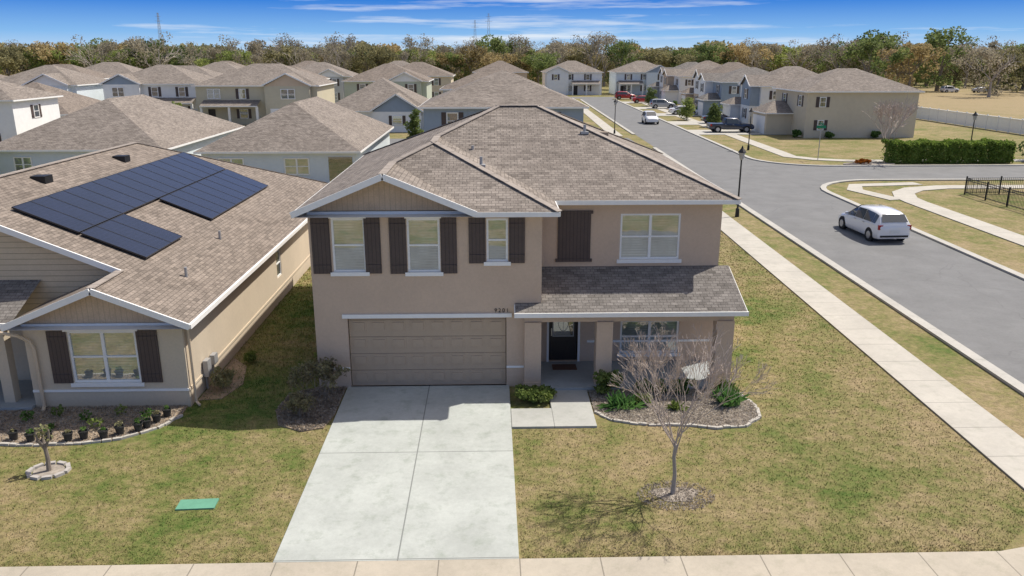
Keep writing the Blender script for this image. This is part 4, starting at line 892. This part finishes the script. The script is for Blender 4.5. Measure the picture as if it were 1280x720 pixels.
def car(kind,name,label,cat,loc,head,pm,group=None,sc=1):
    st,side,ws,rw,wx,wr=ST[kind]; rt=root(name,loc,label,cat,group,rz=head); rt.scale=(sc,sc,sc)
    def ring(s):
        x,z0,hw,zb,hb,zt,ht=s
        h=[(0,z0),(hw*.9,z0),(hw*.985,z0+.12),(hw,z0+(zb-z0)*.55),(hw*.5+hb*.5,zb-(zb-z0)*.12),(hb,zb),(ht+(hb-ht)*.12,zt-(zt-zb)*.1),(ht*.9,zt+.005),(ht*.5,zt+.03),(0,zt+.038)]
        return [(x,y,z) for y,z in h]+[(x,-y,z) for y,z in h[-2:0:-1]]
    R=[ring(s) for s in st]; n=len(R[0]); m=MB(); vs=[p for r_ in R for p in r_]; fs=[]
    for i in range(len(R)-1):
        for k in range(n): fs.append((i*n+k,(i+1)*n+k,(i+1)*n+(k+1)%n,i*n+(k+1)%n))
    fs.append(tuple(range(n))); fs.append(tuple(range((len(R)-1)*n,len(R)*n))[::-1]); m.add(vs,fs)
    m.build('body',pm,rt,smooth=True)
    def L(a,b_,t): return tuple(a[i]+(b_[i]-a[i])*t for i in range(3))
    for sgn in (1,-1):
        for i,j in side:
            def bt(s): return (s[0],sgn*(s[4]),s[3])
            def tp(s): return (s[0],sgn*(s[6]+(s[4]-s[6])*.12),s[5]-(s[5]-s[3])*.1)
            A=L(bt(st[i]),tp(st[i]),.06);B=L(bt(st[j]),tp(st[j]),.06);Cc=L(bt(st[j]),tp(st[j]),.97);Dd=L(bt(st[i]),tp(st[i]),.97)
            A2,B2=L(A,B,.02),L(A,B,.98); D2,C2=L(Dd,Cc,.02),L(Dd,Cc,.98)
            o=.012*sgn; m=MB(); m.poly([(p[0],p[1]+o,p[2]+.004) for p in (A2,B2,C2,D2)]); m.build('side_window',M['carglass'],rt)
        for x in wx:
            yy=sgn*(max(s[2] for s in st)-.01)
            t=MB(); t.tube([(x,yy-sgn*.22,wr),(x,yy+sgn*.02,wr)],[wr,wr],18); w_=t.build('wheel',M['tyre'],rt,smooth=True)
            t=MB(); t.tube([(x,yy+sgn*.01,wr),(x,yy+sgn*.035,wr)],[wr*.66,wr*.6],12); t.build('rim',M['rim'],w_)
            t=MB(); t.tube([(x,yy-sgn*.05,wr+.02),(x,yy+sgn*.012,wr+.02)],[wr+.06]*2,18); t.build('wheel_arch',M['tyre'],rt)
        for hx_ in (.1,-.9):
            t=MB(); yy=sgn*(st[4 if len(st)>8 else 3][4]+.02); t.box(hx_-.1,hx_+.1,min(yy,yy+sgn*.03),max(yy,yy+sgn*.03),st[3][3]-.12,st[3][3]-.09); t.build('door_handle',M['rim'],rt)
    for nm,(i,j) in (('windscreen',ws),('rear_window',rw)):
        a,b_=st[i],st[j]; m=MB()
        A=(a[0],-a[6]*.9,a[5]+.03);B=(b_[0],-b_[6]*.9,b_[5]+.03);Cc=(b_[0],b_[6]*.9,b_[5]+.03);Dd=(a[0],a[6]*.9,a[5]+.03)
        A2,B2=L(A,B,.06),L(A,B,.94);D2,C2=L(Dd,Cc,.06),L(Dd,Cc,.94); nrm=(Vector(B)-Vector(A)).cross(Vector(Dd)-Vector(A)).normalized(); 
        if nrm.z<0: nrm=-nrm
        m.poly([Vector(p)+nrm*.03 for p in (A2,B2,C2,D2)]); m.build(nm,M['carglass'],rt)
    s0=st[0]; s1=st[-1]
    for sgn in (1,-1):
        m=MB(); m.box(s0[0]+.01,s0[0]+.2,sgn*s0[2]*1.02-.12,sgn*s0[2]*1.02+.12,.80,1.06 if kind!='sedan' else .92); m.build('tail_light',M['red_l'],rt)
        m=MB(); m.box(s1[0]-.22,s1[0]-.0,sgn*s1[2]*.85-.13,sgn*s1[2]*.85+.13,s1[3]-.03,s1[3]+.07); m.build('headlight',M['head_l'],rt)
        m=MB(); mx=st[ws[1]][0]-.15; yy=sgn*(st[ws[1]][4]+.07); m.box(mx-.08,mx+.06,yy-.08,yy+.08,1.0,1.14); m.build('side_mirror',pm,rt)
    m=MB(); m.box(s0[0]-.03,s0[0]+.02,-.28,.28,.62,.78); m.build('number_plate',M['plate'],rt)
    m=MB(); m.box(s0[0]-.02,s0[0]+.25,-s0[2],s0[2],s0[1]-.04,s0[1]+.06); m.build('rear_bumper',M['black'],rt)
    return rt
hd=math.radians(90-1.5)
car('van','minivan','white minivan driving away on the road at right','minivan',(21.15,43.2,.01),hd+.07,M['p_white'],sc=.95)
car('suv','parked_car','white car on the far road, its front towards the viewer','car',(23.2,118,.01),hd+math.pi,M['p_white'])
car('sedan','parked_car','dark car parked in the driveway of the first white house','car',(33.0,117.5,.06),0,M['p_navy'])
car('pickup','parked_car','dark pickup truck parked at the beige corner house','pickup truck',(30.8,103.8,.06),0,M['p_navy'])
car('sedan','parked_car','white car parked in a driveway further down the street','car',(32.0,135,.06),0,M['p_white'])
car('suv','parked_car','silver car in the driveway between the white and the red cars','car',(31.8,151,.06),0,M['p_silver'])
car('sedan','parked_car','red car parked in a driveway, nearer of the two red ones','car',(31.5,168.5,.06),0,M['p_red'])
car('suv','parked_car','red car parked in a driveway, farther of the two red ones','car',(30.0,182.5,.06),0,M['p_red'])
car('suv','parked_car','white car far across the right field, left one of the pair','car',(121,214,0),.1,M['p_white'])
car('sedan','parked_car','silver car far across the right field, right one of the pair','car',(129,213,0),.1,M['p_silver'])
# ================================================================ LIGHT, WORLD, CAMERA
sd=Vector((.60,.34,1)).normalized(); elev=math.asin(sd.z); az=math.atan2(sd.x,sd.y)
sl=D.lights.new('sun','SUN'); sl.energy=5.0; sl.angle=math.radians(.5); sl.color=(1,.95,.86)
so=D.objects.new('sun',sl); C.objects.link(so); so.rotation_euler=(-sd).to_track_quat('-Z','Y').to_euler(); so.location=(30,30,60)
wd=D.worlds.new('World'); bpy.context.scene.world=wd; wd.use_nodes=True; nt=wd.node_tree; bg=nt.nodes['Background']; ST_=.15
sk=nd(nt,'ShaderNodeTexSky'); sk.sky_type='NISHITA'; sk.sun_disc=False; sk.sun_elevation=elev; sk.sun_rotation=az
sv=nd(nt,'ShaderNodeVectorMath',operation='MULTIPLY'); nt.links.new(sk.outputs[0],sv.inputs[0]); sv.inputs[1].default_value=(1.4,1.12,.92)
tc=nd(nt,'ShaderNodeTexCoord'); sx=nd(nt,'ShaderNodeSeparateXYZ'); nt.links.new(tc.outputs['Generated'],sx.inputs[0]); z=sx.outputs[2]
rp=nd(nt,'ShaderNodeValToRGB'); nt.links.new(maprange(nt,z,0,.12),rp.inputs[0]); e=rp.color_ramp
def L3(c): return tuple(((x/255)/12.92 if x/255<.04 else ((x/255+.055)/1.055)**2.4) for x in c)
e.elements[0].position=0; e.elements[0].color=c4(L3((195,220,242))); e.elements[1].position=1; e.elements[1].color=c4(L3((40,104,200)))
for p_,c_ in ((.2,(135,187,238)),(.5,(58,130,220))): x=e.elements.new(p_); x.color=c4(L3(c_))
mp=nd(nt,'ShaderNodeMapping'); mp.inputs['Scale'].default_value=(3,3,55); mp.inputs['Rotation'].default_value=(0,.01,0); nt.links.new(tc.outputs['Generated'],mp.inputs[0])
cl=noise(nt,mp.outputs[0],1.3,7,.62)
xc_=nd(nt,'ShaderNodeVectorMath',operation='DISTANCE'); nt.links.new(tc.outputs['Generated'],xc_.inputs[0]); xc_.inputs[1].default_value=(.06,1,.06)
cl=math_(nt,'ADD',cl,maprange(nt,xc_.outputs['Value'],0,.3,.08,-.05))
cl=maprange(nt,cl,.50,.72,0,.85)
col=mixc(nt,cl,rp.outputs[0],L3((238,244,250)))
sc=nd(nt,'ShaderNodeVectorMath',operation='SCALE'); nt.links.new(col,sc.inputs[0]); sc.inputs['Scale'].default_value=1/ST_
lo=maprange(nt,z,.12,.45,1,0)
fin=mixc(nt,lo,sv.outputs[0],sc.outputs[0]); nt.links.new(fin,bg.inputs[0]); bg.inputs[1].default_value=ST_
cam=D.cameras.new('camera'); cam.lens=FPX/1280*36; cam.sensor_width=36; cam.clip_end=6000; cam.clip_start=.1
co=D.objects.new('camera',cam); C.objects.link(co); co.location=(0,0,H); co.rotation_euler=(math.pi/2-P,0,-YAW); bpy.context.scene.camera=co
sc_=bpy.context.scene; sc_.view_settings.view_transform='Standard'; sc_.view_settings.look='None'; sc_.view_settings.exposure=0
for o in D.objects:
    if '_w' in o: del o['_w']
